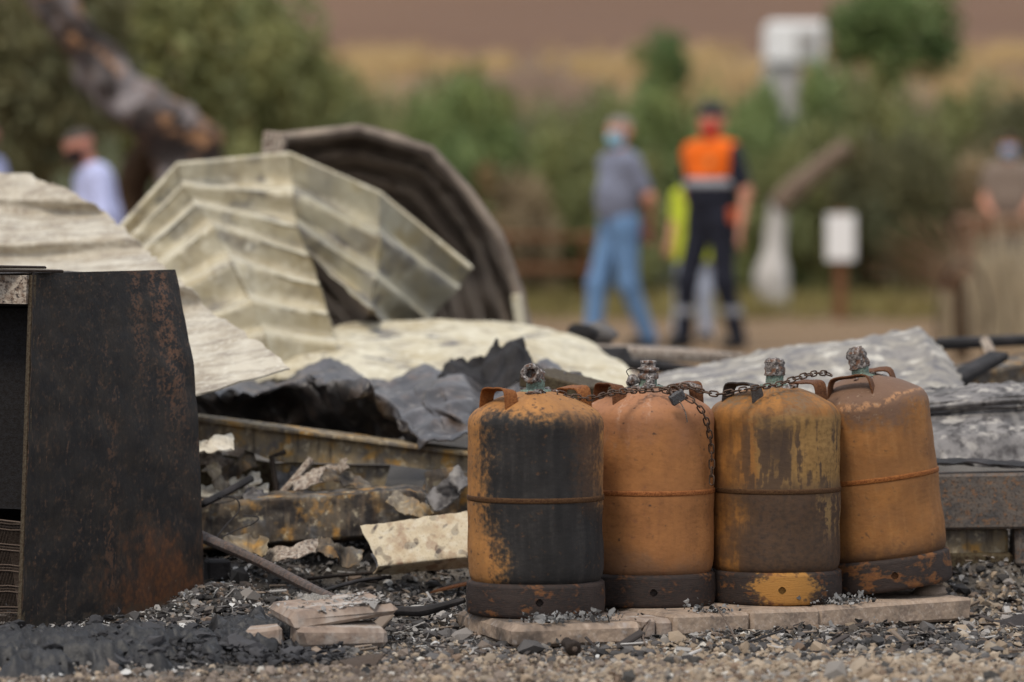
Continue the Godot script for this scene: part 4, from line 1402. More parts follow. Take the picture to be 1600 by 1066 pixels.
	beam(g2, wreck(806, 460, 18.9), wreck(822, 560, 18.9), 0.035, 0.04)
	var strip := placed("edge_strip", g2, M.cream, w)
	strip.set_meta("label", "pale cream strip along the foot of the vault")
	var post := Geo.new()
	bevel_box(post, Vector3(0.075, 1.5, 0.05), 0.006, Transform3D(Basis(Vector3.BACK, -0.12), wreck(436, 228, 18.2) + Vector3(-0.1, -0.7, 0)))
	tag(placed("upright_post", post, M.scorched_white), "pale upright post poking up between the two vaults", "post")
	around = 0.0
	# long cream sheet lying across the wreckage
	sheet_thing("roof_sheet", "long buckled cream sheet lying across the wreckage before the vaults", "metal sheet", [
		[[400, 562, 15.6], [460, 532, 15.9], [530, 506, 16.2], [610, 499, 16.3], [690, 496, 16.3], [830, 505, 16.3], [880, 522, 16.0]],
		[[405, 575, 15.2], [470, 545, 15.4], [540, 520, 15.6], [615, 522, 15.7], [705, 520, 15.8], [850, 524, 15.8], [930, 540, 15.6]],
		[[410, 590, 14.8], [480, 565, 14.9], [550, 548, 14.9], [640, 548, 15.1], [730, 545, 15.1], [870, 548, 15.2], [965, 562, 15.2]],
		[[415, 615, 14.3], [490, 600, 14.3], [560, 590, 14.3], [660, 590, 14.4], [760, 585, 14.4], [890, 582, 14.6], [990, 592, 14.7]],
		[[420, 650, 13.9], [500, 650, 13.9], [580, 645, 13.9], [680, 640, 13.9], [780, 635, 13.9], [910, 630, 14.1], [1020, 625, 14.3]]],
		9, 8, {"soft": 0.5, "crumple": 0.012, "freq": 0.55, "crease": 0.012, "crease_freq": 0.5, "thick": 0.005, "seed": 7.0}, M.cream)
	around = 11.9
	gain = 0.8
	# black crumpled sheet
	sheet_thing("crumpled_sheet", "crumpled black and grey metal sheet behind the sooty gas cylinder", "metal sheet", [
		[[280, 606, 13.4], [345, 602, 13.4], [400, 592, 13.3], [462, 577, 13.2], [560, 580, 13.2], [645, 584, 13.1], [720, 592, 13.0], [780, 582, 13.0], [850, 578, 12.9], [930, 590, 12.8]],
		[[280, 612, 12.6], [345, 618, 12.5], [400, 616, 12.4], [480, 590, 12.6], [540, 612, 12.1], [585, 598, 12.5], [645, 612, 12.6], [690, 606, 12.3], [760, 604, 12.5], [900, 612, 12.3]],
		[[280, 624, 12.6], [350, 630, 12.7], [430, 632, 12.8], [520, 630, 12.5], [575, 604, 11.9], [620, 640, 12.2], [660, 632, 12.3], [705, 648, 12.0], [770, 630, 12.3], [900, 640, 12.2]],
		[[280, 640, 12.9], [360, 652, 12.9], [450, 664, 12.8], [540, 664, 12.6], [600, 650, 12.1], [640, 672, 11.9], [690, 672, 12.0], [730, 664, 12.0], [780, 650, 12.2], [900, 670, 12.2]],
		[[280, 660, 13.2], [370, 676, 13.2], [470, 690, 13.1], [560, 694, 12.8], [620, 692, 12.3], [664, 700, 11.8], [704, 694, 11.8], [744, 684, 11.9], [800, 680, 12.2], [900, 700, 12.3]]],
		16, 14, {"crumple": 0.006, "freq": 1.6, "crease": 0.020, "crease_freq": 1.35, "thick": 0.004, "rag": 0.008, "soft": 0.0, "seed": 2.0}, M.black_sheet)
	around = 0.0
	sheet_thing("torn_sheet", "torn jagged black sheet standing up on the cream one", "metal sheet", [
		[[690, 588, 13.5], [722, 562, 13.5], [745, 545, 13.55], [772, 534, 13.6], [790, 543, 13.5], [812, 536, 13.5], [836, 560, 13.4], [870, 580, 13.3]],
		[[690, 594, 13.3], [725, 580, 13.35], [750, 570, 13.35], [775, 562, 13.4], [795, 570, 13.3], [815, 566, 13.35], [840, 576, 13.25], [880, 590, 13.2]],
		[[690, 602, 13.1], [730, 602, 13.1], [755, 602, 13.1], [780, 602, 13.1], [800, 602, 13.1], [822, 602, 13.1], [850, 602, 13.1], [890, 604, 13.1]]],
		12, 8, {"crumple": 0.006, "freq": 3.0, "crease": 0.022, "crease_freq": 2.2, "thick": 0.004, "rag": 0.02, "seed": 5.0}, M.soot)
	var g := Geo.new()
	beam(g, wreck(838, 590, 11.6), wreck(945, 618, 11.2), 0.045, 0.12, 0.004)
	tag(placed("board", g, M.olive_board), "olive-grey scorched board slanting down behind the first two cylinders", "board")
	sheet_thing("ash_curl", "rolled curl of grey ash lying on the olive-grey board", "ash", [
		[[845, 575, 12.0], [880, 578, 11.9], [915, 588, 11.8], [935, 600, 11.7]], [[848, 584, 11.6], [885, 588, 11.5], [918, 598, 11.45], [938, 608, 11.4]]], 6, 6, {"crumple": 0.015, "freq": 5.0, "thick": 0.006, "rag": 0.02}, M.ash_dark)
	# ash-covered panels behind the cylinders
	sheet_thing("ash_covered_roofing", "grey ash-covered collapsed panel behind the two cylinders with green valve necks", "panel", [
		[[985, 598, 13.6], [1060, 578, 13.8], [1140, 560, 13.9], [1250, 538, 14.0], [1330, 530, 14.0], [1415, 516, 14.0], [1440, 512, 13.9], [1472, 545, 13.7]],
		[[990, 606, 13.2], [1065, 592, 13.3], [1150, 576, 13.4], [1255, 552, 13.5], [1335, 548, 13.5], [1420, 538, 13.5], [1452, 536, 13.4], [1490, 570, 13.3]],
		[[995, 620, 12.8], [1070, 612, 12.8], [1160, 600, 12.9], [1262, 585, 13.1], [1340, 582, 13.0], [1425, 575, 13.1], [1465, 575, 13.0], [1505, 600, 12.9]],
		[[1000, 660, 12.3], [1080, 655, 12.3], [1170, 650, 12.3], [1270, 640, 12.3], [1350, 635, 12.3], [1430, 630, 12.3], [1470, 625, 12.3], [1515, 640, 12.3]]],
		10, 10, {"soft": 0.6, "crumple": 0.004, "freq": 0.7, "crease": 0.004, "crease_freq": 0.7, "thick": 0.02, "rag": 0.012, "seed": 3.0}, M.ash_blanket)
	sheet_thing("ash_covered_roofing", "grey layered ash-covered panel above the long steel beam", "panel", [
		[[1400, 612, 11.9], [1470, 606, 11.9], [1540, 600, 11.9], [1610, 594, 11.9], [1700, 590, 11.9]],
		[[1400, 640, 11.5], [1470, 634, 11.5], [1540, 626, 11.5], [1610, 622, 11.5], [1700, 620, 11.5]],
		[[1400, 652, 11.55], [1470, 648, 11.55], [1540, 644, 11.55], [1610, 640, 11.55], [1700, 640, 11.55]],
		[[1400, 690, 11.2], [1470, 682, 11.2], [1540, 680, 11.2], [1610, 680, 11.2], [1700, 680, 11.2]],
		[[1400, 724, 11.05], [1470, 718, 11.05], [1540, 720, 11.05], [1610, 724, 11.05], [1700, 728, 11.05]]],
		12, 10, {"soft": 0.5, "crumple": 0.003, "freq": 1.2, "crease": 0.002, "crease_freq": 1.0, "thick": 0.02, "rag": 0.010, "seed": 6.0}, M.ash_dark)
	# rubble boards between
	var boards := [[[895, 548, 17.0], [1115, 556, 17.4], 0.035, 0.5, "pale scorched board lying flat below the walking people", M.scorched_white], [[930, 566, 16.2], [1060, 575, 16.4], 0.03, 0.3, "narrow charred board under the pale one", M.soot], [[955, 560, 16.6], [990, 600, 15.6], 0.03, 0.06, "short grey batten leaning down from the pale board", M.scorched_white],
		[[1465, 538, 16.5], [1680, 528, 16.8], 0.028, 0.06, "dark burnt bar lying beyond the ash panels", M.soot], [[1470, 606, 13.6], [1562, 556, 14.2], 0.03, 0.06, "dark slanting plank beyond the layered ash panel", M.soot], [[1500, 600, 14.6], [1640, 575, 15.0], 0.08, 0.2, "brown broken plank behind the slanting dark one", M.beam_rust], [[1540, 530, 15.2], [1552, 560, 15.0], 0.02, 0.03, "short pale splinter standing on the dark bar", M.scorched_white]]
	for b in boards:
		g = Geo.new()
		beam(g, wreck(b[0][0], b[0][1], b[0][2]), wreck(b[1][0], b[1][1], b[1][2]), b[2], b[3], 0.005, 0.006)
		tag(placed("board", g, b[5]), b[4], "board")
	for a in [[912, 522, 17.2, 0.05, "small dark lump of debris beside the cream sheet"], [935, 524, 17.4, 0.055, "rounded pale lump of debris near the man in jeans"], [950, 575, 16.0, 0.09, "black charred lump beside the grey batten"]]:
		var n := part("debris_lump", rock_mesh(int(a[0]), 0.7, 1), M.ash_dark if a[0] == 935 else M.soot)
		n.position = wreck(a[0], a[1], a[2])
		n.scale = Vector3.ONE * a[3]
		tag(n, a[4], "debris")

func steelwork() -> void:
	# chassis frame plates behind the bent strip
	var t := thing("chassis_frame", "rust-blotched chassis frame with a cut-out, lying under the black sheet", "steel frame", Vector3(wreck(530, 341, 11.9).x, 0, wreck(530, 341, 11.9).z))
	var plates := [["top_rail", [[250, 650], [735, 712], [760, 716], [760, 738], [668, 734], [610, 726], [430, 722], [360, 694], [250, 684]], 11.85, M.beam_ochre], ["web_plate", [[428, 724], [610, 728], [586, 808], [428, 830]], 11.9, M.beam_ochre], ["rear_plate", [[250, 706], [360, 712], [430, 724], [430, 840], [250, 840]], 12.5, M.olive_board], ["end_plate", [[670, 736], [770, 740], [770, 850], [650, 850], [648, 800]], 11.75, M.beam_rust]]
	for p in plates:
		var g := Geo.new()
		var pts := []
		for q in p[1]: pts.append(wreck(q[0], q[1], p[2]))
		plate(g, pts, Vector3(0, 0, -0.02))
		placed(p[0], g, p[3], t)
	var g := Geo.new()
	beam(g, wreck(250, 650, 11.83) + Vector3(0, 0.004, -0.07), wreck(765, 716, 11.83) + Vector3(0, 0.004, -0.07), 0.012, 0.17, 0.003)
	placed("flange", g, M.beam_ochre, t)
	g = Geo.new()
	var tp := []
	for k in 9:
		tp.append(wreck(690 + 2 * sin(k), 735 + k * 12, 11.68 - 0.02 * sin(k * 0.4)))
	tube(g, tp, [0.045], 12, 0.1)
	placed("corner_post", g, M.beam_rust, t)
	# lower channel beam: flange, flat web, lip
	around = 11.1
	gain = 0.9
	g = sheet(grid([
		[[180, 786, 11.34], [300, 778, 11.30], [440, 768, 11.28], [560, 762, 11.28], [640, 757, 11.3], [662, 762, 11.3]],
		[[180, 800, 11.10], [300, 790, 11.06], [440, 778, 11.04], [560, 770, 11.04], [640, 766, 11.06], [666, 772, 11.08]],
		[[180, 832, 11.08], [300, 824, 11.05], [440, 812, 11.03], [560, 804, 11.03], [640, 797, 11.05], [662, 800, 11.08]],
		[[180, 866, 11.08], [300, 860, 11.04], [440, 848, 11.02], [560, 840, 11.02], [632, 830, 11.04], [652, 828, 11.06]],
		[[180, 872, 11.2], [300, 866, 11.18], [440, 855, 11.15], [560, 846, 11.15], [628, 836, 11.17], [650, 832, 11.18]]]), 14, 8, {"soft": 0.12, "crumple": 0.006, "freq": 3.0, "thick": 0.006, "seed": 8.0, "rag": 0.004})
	around = 0.0
	tag(placed("steel_beam", g, M.beam_rust), "dented steel beam blotched with rust and soot below the chassis frame", "steel beam")
	g = sheet(grid([
		[[592, 780, 11.5], [630, 768, 11.6], [662, 770, 11.6], [672, 790, 11.6]], [[588, 800, 11.3], [630, 776, 11.4], [660, 784, 11.4], [668, 810, 11.4]]]), 8, 6, {"soft": 0.6, "crumple": 0.015, "freq": 4.0, "thick": 0.02})
	tag(placed("ash_clump", g, M.ash_blanket), "pale ash clump filling the cut-out of the chassis frame", "ash")
	# bent light strip beside the first cylinder
	g = sheet(grid([
		[[562, 822, 10.55], [640, 811, 10.55], [735, 798, 10.55], [830, 785, 10.55]],
		[[577, 852, 10.42], [650, 842, 10.42], [740, 831, 10.42], [830, 822, 10.42]],
		[[590, 878, 10.32], [660, 870, 10.32], [742, 861, 10.32], [830, 852, 10.32]],
		[[592, 886, 10.31], [662, 878, 10.31], [744, 870, 10.31], [830, 861, 10.31]],
		[[584, 899, 10.42], [660, 893, 10.42], [742, 886, 10.42], [830, 878, 10.42]]]), 12, 6, {"crumple": 0.003, "freq": 3.0, "thick": 0.004, "rag": 0.003, "soft": 0.3})
	tag(placed("bent_strip", g, M.spotted), "bent cream metal strip with dark spots beside the sooty cylinder", "metal strip")
	# long beam and blocks beyond the leaning cylinder
	g = Geo.new()
	beam(g, wreck(1430, 783, 10.9), wreck(1720, 779, 10.7), 0.135, 0.12, 0.006)
	tag(placed("steel_beam", g, M.beam_grey), "long grey-brown steel beam resting on blocks behind the leaning cylinder", "steel beam")
	for b in [[1440, 1572, 846, 10.95, 0.075, "scorched timber block under the long grey beam"], [1582, 1700, 850, 10.85, 0.095, "pale grey block under the long grey beam, beside the timber one"]]:
		g = Geo.new()
		beam(g, wreck(b[0], b[2], b[3]), wreck(b[1], b[2] - 2, b[3]), b[4], 0.14, 0.006, 0.003, int(b[0]))
		tag(placed("support_block", g, M.beam_ochre if b[0] == 1440 else M.beam_grey), b[5], "block")
	g = Geo.new()
	beam(g, wreck(1440, 873, 10.98), wreck(1580, 873, 10.95), 0.04, 0.2, 0.006, 0.004, 3)
	tag(placed("timber_plank", g, M.olive_board), "flat plank under the scorched timber block", "plank")
	sheet_thing("sheet_scrap", "thin dark sheet edge sticking out under the layered ash panel", "metal sheet", [[[1440, 717, 10.9], [1520, 716, 10.9], [1620, 724, 10.85]], [[1440, 724, 10.75], [1520, 722, 10.75], [1620, 730, 10.7]]], 8, 3, {"crumple": 0.006, "freq": 4.0, "thick": 0.004}, M.soot)
	# white plaster shards and rods
	var shards := [[[[300, 690, 11.4], [330, 684, 11.3], [362, 676, 11.4]], [[300, 706, 11.3], [335, 702, 11.2], [368, 702, 11.3]], "curled white shard under the rail of the chassis frame"],
		[[[300, 764, 11.6], [316, 757, 11.6], [334, 758, 11.6]], [[300, 792, 11.4], [318, 792, 11.4], [340, 778, 11.4]], "white plaster shard leaning on the dented steel beam"],
		[[[352, 772, 11.7], [385, 762, 11.7], [418, 758, 11.7]], [[350, 782, 11.5], [388, 778, 11.5], [420, 772, 11.5]], "flat white shard lying behind the charred stick"],
		[[[378, 744, 11.8], [392, 739, 11.8], [404, 740, 11.8]], [[382, 756, 11.6], [394, 754, 11.6], [406, 752, 11.6]], "small rounded white shard above the charred stick"],
		[[[330, 770, 11.9], [345, 748, 11.9], [372, 738, 11.9]], [[345, 782, 11.7], [362, 764, 11.7], [385, 748, 11.7]], "grey-white folded shard in the gap of the frame"]]
	for s in shards:
		sheet_thing("plaster_shard", s[2], "shard", [s[0], s[1]], 6, 6, {"crumple": 0.012, "freq": 5.0, "thick": 0.006, "rag": 0.01, "soft": 0.5}, M.plaster, "white shards between the beams")
	var rods := [[[440, 772, 11.5], [486, 718, 11.6], 0.010, M.scorched_white, "pale straight rod leaning against the chassis frame", "rod"], [[316, 788, 10.9], [392, 748, 11.3], 0.010, M.soot, "charred stick lying on the white shards", "stick"], [[470, 768, 11.65], [478, 730, 11.7], 0.006, M.char_metal, "thin grey rod beside the pale one", "rod"]]
	for r in rods:
		g = Geo.new()
		tube(g, smooth_path([wreck(r[0][0], r[0][1], r[0][2]), wreck((r[0][0] + r[1][0]) / 2.0, (r[0][1] + r[1][1]) / 2.0 + 1, (r[0][2] + r[1][2]) / 2), wreck(r[1][0], r[1][1], r[1][2])], 4), [r[2]], 8, 0.1)
		tag(placed("rod", g, r[3]), r[4], r[5])
	g = Geo.new()
	tube(g, [wreck(446, 706, 11.6), wreck(424, 714, 11.6), wreck(433, 772, 11.55)], [0.007], 8)
	tag(placed("bent_bracket", g, M.char_metal), "thin bent bracket hanging in the gap of the chassis frame", "bracket")
	var bits := [[330, 715, 12.1, 34, 14, 0.5], [372, 730, 11.9, 30, 12, -0.6], [405, 776, 11.3, 26, 12, 0.3], [350, 756, 11.6, 40, 10, 0.9], [500, 742, 11.5, 46, 9, -0.4], [545, 752, 11.4, 40, 10, 0.35], [700, 765, 11.2, 36, 16, -0.8], [640, 790, 10.9, 34, 12, 0.5], [455, 862, 10.6, 44, 10, -0.2], [530, 862, 10.6, 36, 12, 0.4], [610, 860, 10.7, 30, 10, -0.5], [384, 850, 10.6, 34, 12, 0.15]]
	for i in bits.size():
		var q: Array = bits[i]
		var ux := Vector2(cos(q[5]), sin(q[5]))
		var uy := Vector2(-ux.y, ux.x)
		var spec := []
		for j in 3:
			var row := []
			for k in 4:
				var pp: Vector2 = Vector2(q[0], q[1]) + ux * q[3] * (k / 3.0 - 0.5) * 2.0 + uy * q[4] * (j / 2.0 - 0.5) * 2.0
				row.append([pp.x, pp.y, q[2] + 0.08 * sin(k * 2.1 + i) - 0.07 * j])
			spec.append(row)
		sheet_thing("twisted_scrap", ["scorched whitish", "rust-blotched", "ash-grey", "ochre-stained"][i % 4] + " twisted strip of sheet " + ("below the dented steel beam" if q[1] > 845 else "in the gap of the chassis frame" if q[0] < 420 else "against the chassis frame above the dented beam"), "scrap", spec, 7, 5, {"crumple": 0.006, "freq": 5.0, "crease": 0.006, "crease_freq": 4.0, "thick": 0.003, "rag": 0.008, "seed": i * 1.7}, [M.scorched_white, M.beam_rust, M.ash_dark, M.beam_ochre][i % 4], "twisted strips among the beams")
	sheet_thing("burnt_scrap", "dark wrinkled scrap in the gap behind the pale rod", "scrap", [[[432, 728, 11.95], [455, 712, 11.95], [476, 722, 11.95]], [[430, 778, 11.7], [455, 770, 11.75], [480, 775, 11.7]]], 8, 8, {"crumple": 0.02, "freq": 5.0, "thick": 0.006, "rag": 0.01}, M.ash_dark)

func paving_and_cylinders() -> void:
	var yaw := deg_to_rad(31)
	var dir := Vector3(cos(yaw), 0, -sin(yaw))
	var away := Vector3(-sin(yaw), 0, -cos(yaw))
	# the square slab under the sooty cylinder
	var yaw1 := deg_to_rad(19)
	var dir1 := Vector3(cos(yaw1), 0, -sin(yaw1))
	var away1 := Vector3(-sin(yaw1), 0, -cos(yaw1))
	var corner := Vector3(at(802, 1010, 8.88).x, 0, CAM_Z - 8.88)
	var slab := part("paving_slab", box_mesh(Vector3(0.30, SLAB, 0.40), 0.006, 0.0025, 7), M.slab_sooty)
	slab.position = corner + dir1 * 0.150 + away1 * 0.20 + Vector3(0, SLAB / 2 - 0.004, 0)
	slab.rotation.y = yaw1
	tag(slab, "soot-stained square paving slab under the sooty black cylinder", "paving slab", "paving slabs under the cylinders")
	var start := Vector3(at(1003, 1000, 9.05).x, 0, CAM_Z - 9.05)
	var pieces := [[0.0, 0.040, "brick", "first small brick beside the soot-stained square slab"], [0.043, 0.040, "brick", "second small brick between the first one and the long slabs"], [0.086, 0.205, "paving_slab", "pale slab under the smooth salmon cylinder, beside the small bricks"], [0.295, 0.185, "paving_slab", "pale slab under the cylinder with the ochre paint patch"], [0.484, 0.43, "paving_slab", "long pale slab under the leaning cylinder, end of the row"]]
	for p in pieces:
		var w: float = p[1]
		var deep := 0.19 if p[2] == "brick" else 0.38
		var th: float = SLAB - (0.004 if p[2] == "brick" else 0.0)
		var n := part(p[2], box_mesh(Vector3(w, th, deep), 0.005, 0.0025, int(p[0] * 100) + 3), M.brick if p[2] == "brick" else M.slab)
		n.position = start + dir * (p[0] + w / 2) + away * deep / 2 + Vector3(0, th / 2 - 0.003, 0)
		n.rotation.y = yaw + rng.randf_range(-0.02, 0.02)
		tag(n, p[3], "brick" if p[2] == "brick" else "paving slab", "paving slabs under the cylinders" if p[2] != "brick" else "small bricks in the slab row")
	var base := func(px, d): return Vector3((px - 800.0) * d / F, SLAB - 0.0025, CAM_Z - d)
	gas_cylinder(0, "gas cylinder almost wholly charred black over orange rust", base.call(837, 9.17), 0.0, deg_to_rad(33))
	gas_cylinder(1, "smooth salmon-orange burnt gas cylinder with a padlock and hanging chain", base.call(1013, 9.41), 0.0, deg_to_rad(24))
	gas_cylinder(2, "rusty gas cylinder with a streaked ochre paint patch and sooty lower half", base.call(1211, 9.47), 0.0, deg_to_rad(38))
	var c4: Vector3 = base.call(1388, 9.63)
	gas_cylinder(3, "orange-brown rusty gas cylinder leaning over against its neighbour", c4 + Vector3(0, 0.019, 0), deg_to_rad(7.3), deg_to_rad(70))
	var w := part("wedge_stone", rock_mesh(77, 0.5, 1), M.slab)
	w.position = c4 + Vector3(0.10, 0.006, 0.02)
	w.scale = Vector3(0.04, 0.03, 0.05)
	tag(w, "small stone wedged under the raised foot of the leaning cylinder", "stone")
	# chain
	var chain := thing("chain", "rusty link chain threaded through the cylinder handles, one end hanging down", "chain", at(1013, 620, 9.38))
	lay_chain(chain, [at(878, 616, 9.14), at(892, 620, 9.15), at(925, 622, 9.17), at(955, 614, 9.22), at(985, 611, 9.26), at(1012, 610, 9.31), at(1040, 607, 9.31), at(1066, 603, 9.33), at(1092, 610, 9.34), at(1122, 616, 9.32), at(1150, 611, 9.31), at(1180, 606, 9.34), at(1215, 601, 9.38), at(1236, 594, 9.40), at(1262, 586, 9.43), at(1285, 583, 9.47), at(1305, 588, 9.50)])
	lay_chain(chain, [at(1040, 611, 9.30), at(1062, 617, 9.27), at(1084, 628, 9.255), at(1100, 648, 9.27), at(1109, 680, 9.30), at(1112, 712, 9.315), at(1112, 768, 9.32)])
	var lock := thing("padlock", "small blue-grey padlock hanging from the chain on the salmon cylinder", "padlock", at(1062, 628, 9.26))
	lock.rotation = Vector3(0.2, 0.3, 0.55)
	part("lock_body", box_mesh(Vector3(0.036, 0.026, 0.013), 0.003), M.padlock, lock).position.y = 0.012
	var g := Geo.new()
	tube(g, smooth_path([Vector3(-0.010, 0.022, 0), Vector3(-0.010, 0.034, 0), Vector3(0, 0.043, 0), Vector3(0.010, 0.034, 0), Vector3(0.010, 0.022, 0)], 5), [0.0025], 8)
	part("shackle", g.commit(), M.chain, lock)
	g = Geo.new()
	tube(g, smooth_path([at(1048, 613, 9.28), at(1060, 625, 9.255), at(1070, 642, 9.245), at(1074, 660, 9.245)], 5), [0.0022, 0.0022, 0.002, 0.0015], 6)
	tag(placed("wire", g, M.flake_grey), "short pale wire dangling on the salmon cylinder's dome", "wire")
	g = Geo.new()
	tube(g, smooth_path([at(1062, 605, 9.385), at(1078, 603, 9.38), at(1094, 608, 9.385)], 5), [0.009, 0.0095, 0.008], 10, 0.3)
	tag(placed("burnt_clip", g, M.crust), "lumpy burnt clip lying on the chain between two handles", "clip")

func cabinet() -> void:
	var t := thing("burnt_cabinet", "burnt-out metal appliance cabinet with rust-streaked dark side panel", "cabinet", Vector3(at(160, 341, 9.5).x, 0.0, CAM_Z - 9.5))
	var side := [[52, 427, 9.2], [49, 520, 9.2], [46, 640, 9.2], [42, 780, 9.2], [37, 900, 9.2], [33, 993, 9.2]]
	var back := [[275, 421, 9.74], [286, 480, 9.74], [300, 560, 9.74], [310, 660, 9.74], [315, 790, 9.74], [319, 962, 9.74]]
	var rows := []
	for i in 6:
		var a: Vector3 = at(side[i][0], side[i][1], side[i][2])
		var b: Vector3 = at(back[i][0], back[i][1], back[i][2])
		rows.append([a, a.lerp(b, 0.33) + Vector3(0.004, 0, 0), a.lerp(b, 0.66) + Vector3(0.006, 0, 0), b])
	placed("side_panel", sheet(rows, 10, 10, {"soft": 0.9, "crumple": 0.0035, "freq": 2.0, "thick": 0.003}), M.panel, t)
	# front: perpendicular to the side panel
	var a0 := at(52, 427, 9.2)
	var a1 := at(33, 993, 9.2)
	var b0 := at(275, 421, 9.74)
	var run := (b0 - a0)
	run.y = 0
	run = run.normalized()
	var fr := Vector3(-absf(run.z), 0, -absf(run.x)).normalized()
	fr = Vector3(run.z, 0, -run.x).normalized()
	if fr.x > 0: fr = -fr
	var width := 0.46
	var pt := func(f: float, s: float, off: float) -> Vector3:   # f down the front edge, s along the front, off into the cabinet
		return a0.lerp(a1, f) + fr * s + run * off
	var g := Geo.new()
	tube(g, [pt.call(0.005, 0.006, 0.006), pt.call(0.3, 0.006, 0.006), pt.call(0.6, 0.006, 0.006), pt.call(0.995, 0.006, 0.006)], [0.0085], 4)
	placed("front_stile", g, M.panel_edge, t)
	g = sheet([[pt.call(0.006, 0.013, 0.004), pt.call(0.006, width, 0.004)], [pt.call(0.085, 0.013, 0.004), pt.call(0.085, width, 0.004)]], 20, 4, {"thick": 0.01, "crumple": 0.002, "freq": 4.0})
	placed("top_strip", g, M.scorched_white, t)
	g = sheet([[pt.call(0.085, 0.013, 0.006), pt.call(0.085, width, 0.006)], [pt.call(0.09, 0.013, 0.05), pt.call(0.09, width, 0.05)]], 10, 2, {"thick": 0.003})
	placed("lintel", g, M.inside, t)
	g = sheet([[pt.call(0.01, 0.0, 0.5), pt.call(0.01, width, 0.5)], [pt.call(1.0, 0.0, 0.5), pt.call(1.0, width, 0.5)]], 8, 8, {"thick": 0.004, "crumple": 0.006, "freq": 2.0})
	placed("back_panel", g, M.inside, t)
	g = sheet([[pt.call(0.01, width, 0.0), pt.call(0.01, width, 0.52)], [pt.call(1.0, width, 0.0), pt.call(1.0, width, 0.52)]], 8, 8, {"thick": 0.004})
	placed("side_panel", g, M.panel, t)
	g = sheet([[pt.call(0.0, 0.012, 0.0), pt.call(0.0, width, 0.0)], [pt.call(0.004, 0.012, 0.5), pt.call(0.004, width, 0.5)]], 12, 8, {"thick": 0.003, "crumple": 0.003, "freq": 3.0})
	placed("top_plate", g, M.char_metal, t)
	g = sheet([[pt.call(0.1, 0.02, 0.1), pt.call(0.1, width - 0.02, 0.1)], [pt.call(0.66, 0.02, 0.08), pt.call(0.66, width - 0.02, 0.08)]], 8, 8, {"thick": 0.003, "crumple": 0.004, "freq": 2.0})
	placed("inner_panel", g, M.inside, t)
	g = sheet([[pt.call(0.985, 0.0, 0.0), pt.call(0.985, width, 0.0)], [pt.call(0.985, 0.0, 0.5), pt.call(0.985, width, 0.5)]], 4, 4, {"thick": 0.003})
	placed("floor_plate", g, M.inside, t)
	# woven wire grille
	g = Geo.new()
	for k in 6:
		for e in 3:
			var f := 0.695 + k * 0.058 + e * 0.008
			var pts := []
			for s in 13:
				pts.append(pt.call(f + 0.002 * sin(s * 2.0 + k), 0.016 + s * 0.036, 0.020 + 0.003 * (e % 2)))
			tube(g, pts, [0.0017], 5, 0.0, false)
	for k in 110:
		var s := 0.018 + k * 0.004
		tube(g, [pt.call(0.69, s, 0.0215), pt.call(0.985, maxf(0.016, s - 0.05), 0.0215)], [0.0007], 4, 0.0, false)
	placed("wire_grille", g, M.wire, t)
	g = Geo.new()
	tube(g, [pt.call(0.655, width, 0.012), pt.call(0.69, 0.016, 0.012)], [0.0025], 6)
	placed("rod", g, M.wire, t)
	# loose strip of metal lying on top
	g = Geo.new()
	beam(g, a0 + Vector3(-0.12, 0.006, -0.02) , a0 + Vector3(0.06, 0.004, -0.05), 0.006, 0.06, 0.001, 0.001)
	beam(g, a0 + Vector3(-0.12, 0.014, -0.05) , a0 + Vector3(0.02, 0.012, -0.07), 0.006, 0.05, 0.001, 0.001)
	tag(placed("loose_metal_strip", g, M.char_metal), "charred metal strip lying on top of the cabinet", "metal strip")

func heap(called: String, label: String, cx: float, cd: float, wx: float, wd: float, hh: float, m: Material, sd: float) -> void:
	var g := Geo.new()
	var nx := 120
	var nz := 90
	for j in nz:
		for i in nx:
			var u := (float(i) / (nx - 1) - 0.5) * 2.0
			var v := (float(j) / (nz - 1) - 0.5) * 2.0
			var x := cx + u * wx
			var z := CAM_Z - cd + v * wd
			var rim := bump_noise.get_noise_2d(x * 330.0 + sd * 100.0, z * 330.0) * 0.8
			var fall := smoothstep(1.0, 0.35, Vector2(u, v).length() + rim)
			var wx2 := x + 0.03 * bump_noise.get_noise_2d(x * 350.0, z * 500.0 + sd)
			var wz2 := z + 0.03 * bump_noise.get_noise_2d(x * 350.0 + 70.0, z * 500.0)
			var lump := bump_noise.get_noise_2d(x * 260.0 + 33.0 * sd, z * 260.0)
			var rid := 1.0 - absf(bump_noise.get_noise_2d(wx2 * 150.0 + sd * 60.0, wz2 * 330.0)) * 2.4
			var rid2 := 1.0 - absf(bump_noise.get_noise_2d(wx2 * 900.0 + sd, wz2 * 1100.0)) * 2.4
			g.vert(Vector3(x, ground_height(x, z) - 0.022 + fall * (0.040 + hh * (0.35 + 0.7 * lump + 0.45 * rid + 0.32 * rid2)), z), Vector2(u, v))
	for j in nz - 1:
		for i in nx - 1:
			var q := j * nx + i
			g.quad(q, q + 1, q + nx + 1, q + nx)
	tag(placed(called, g, m), label, "debris heap")

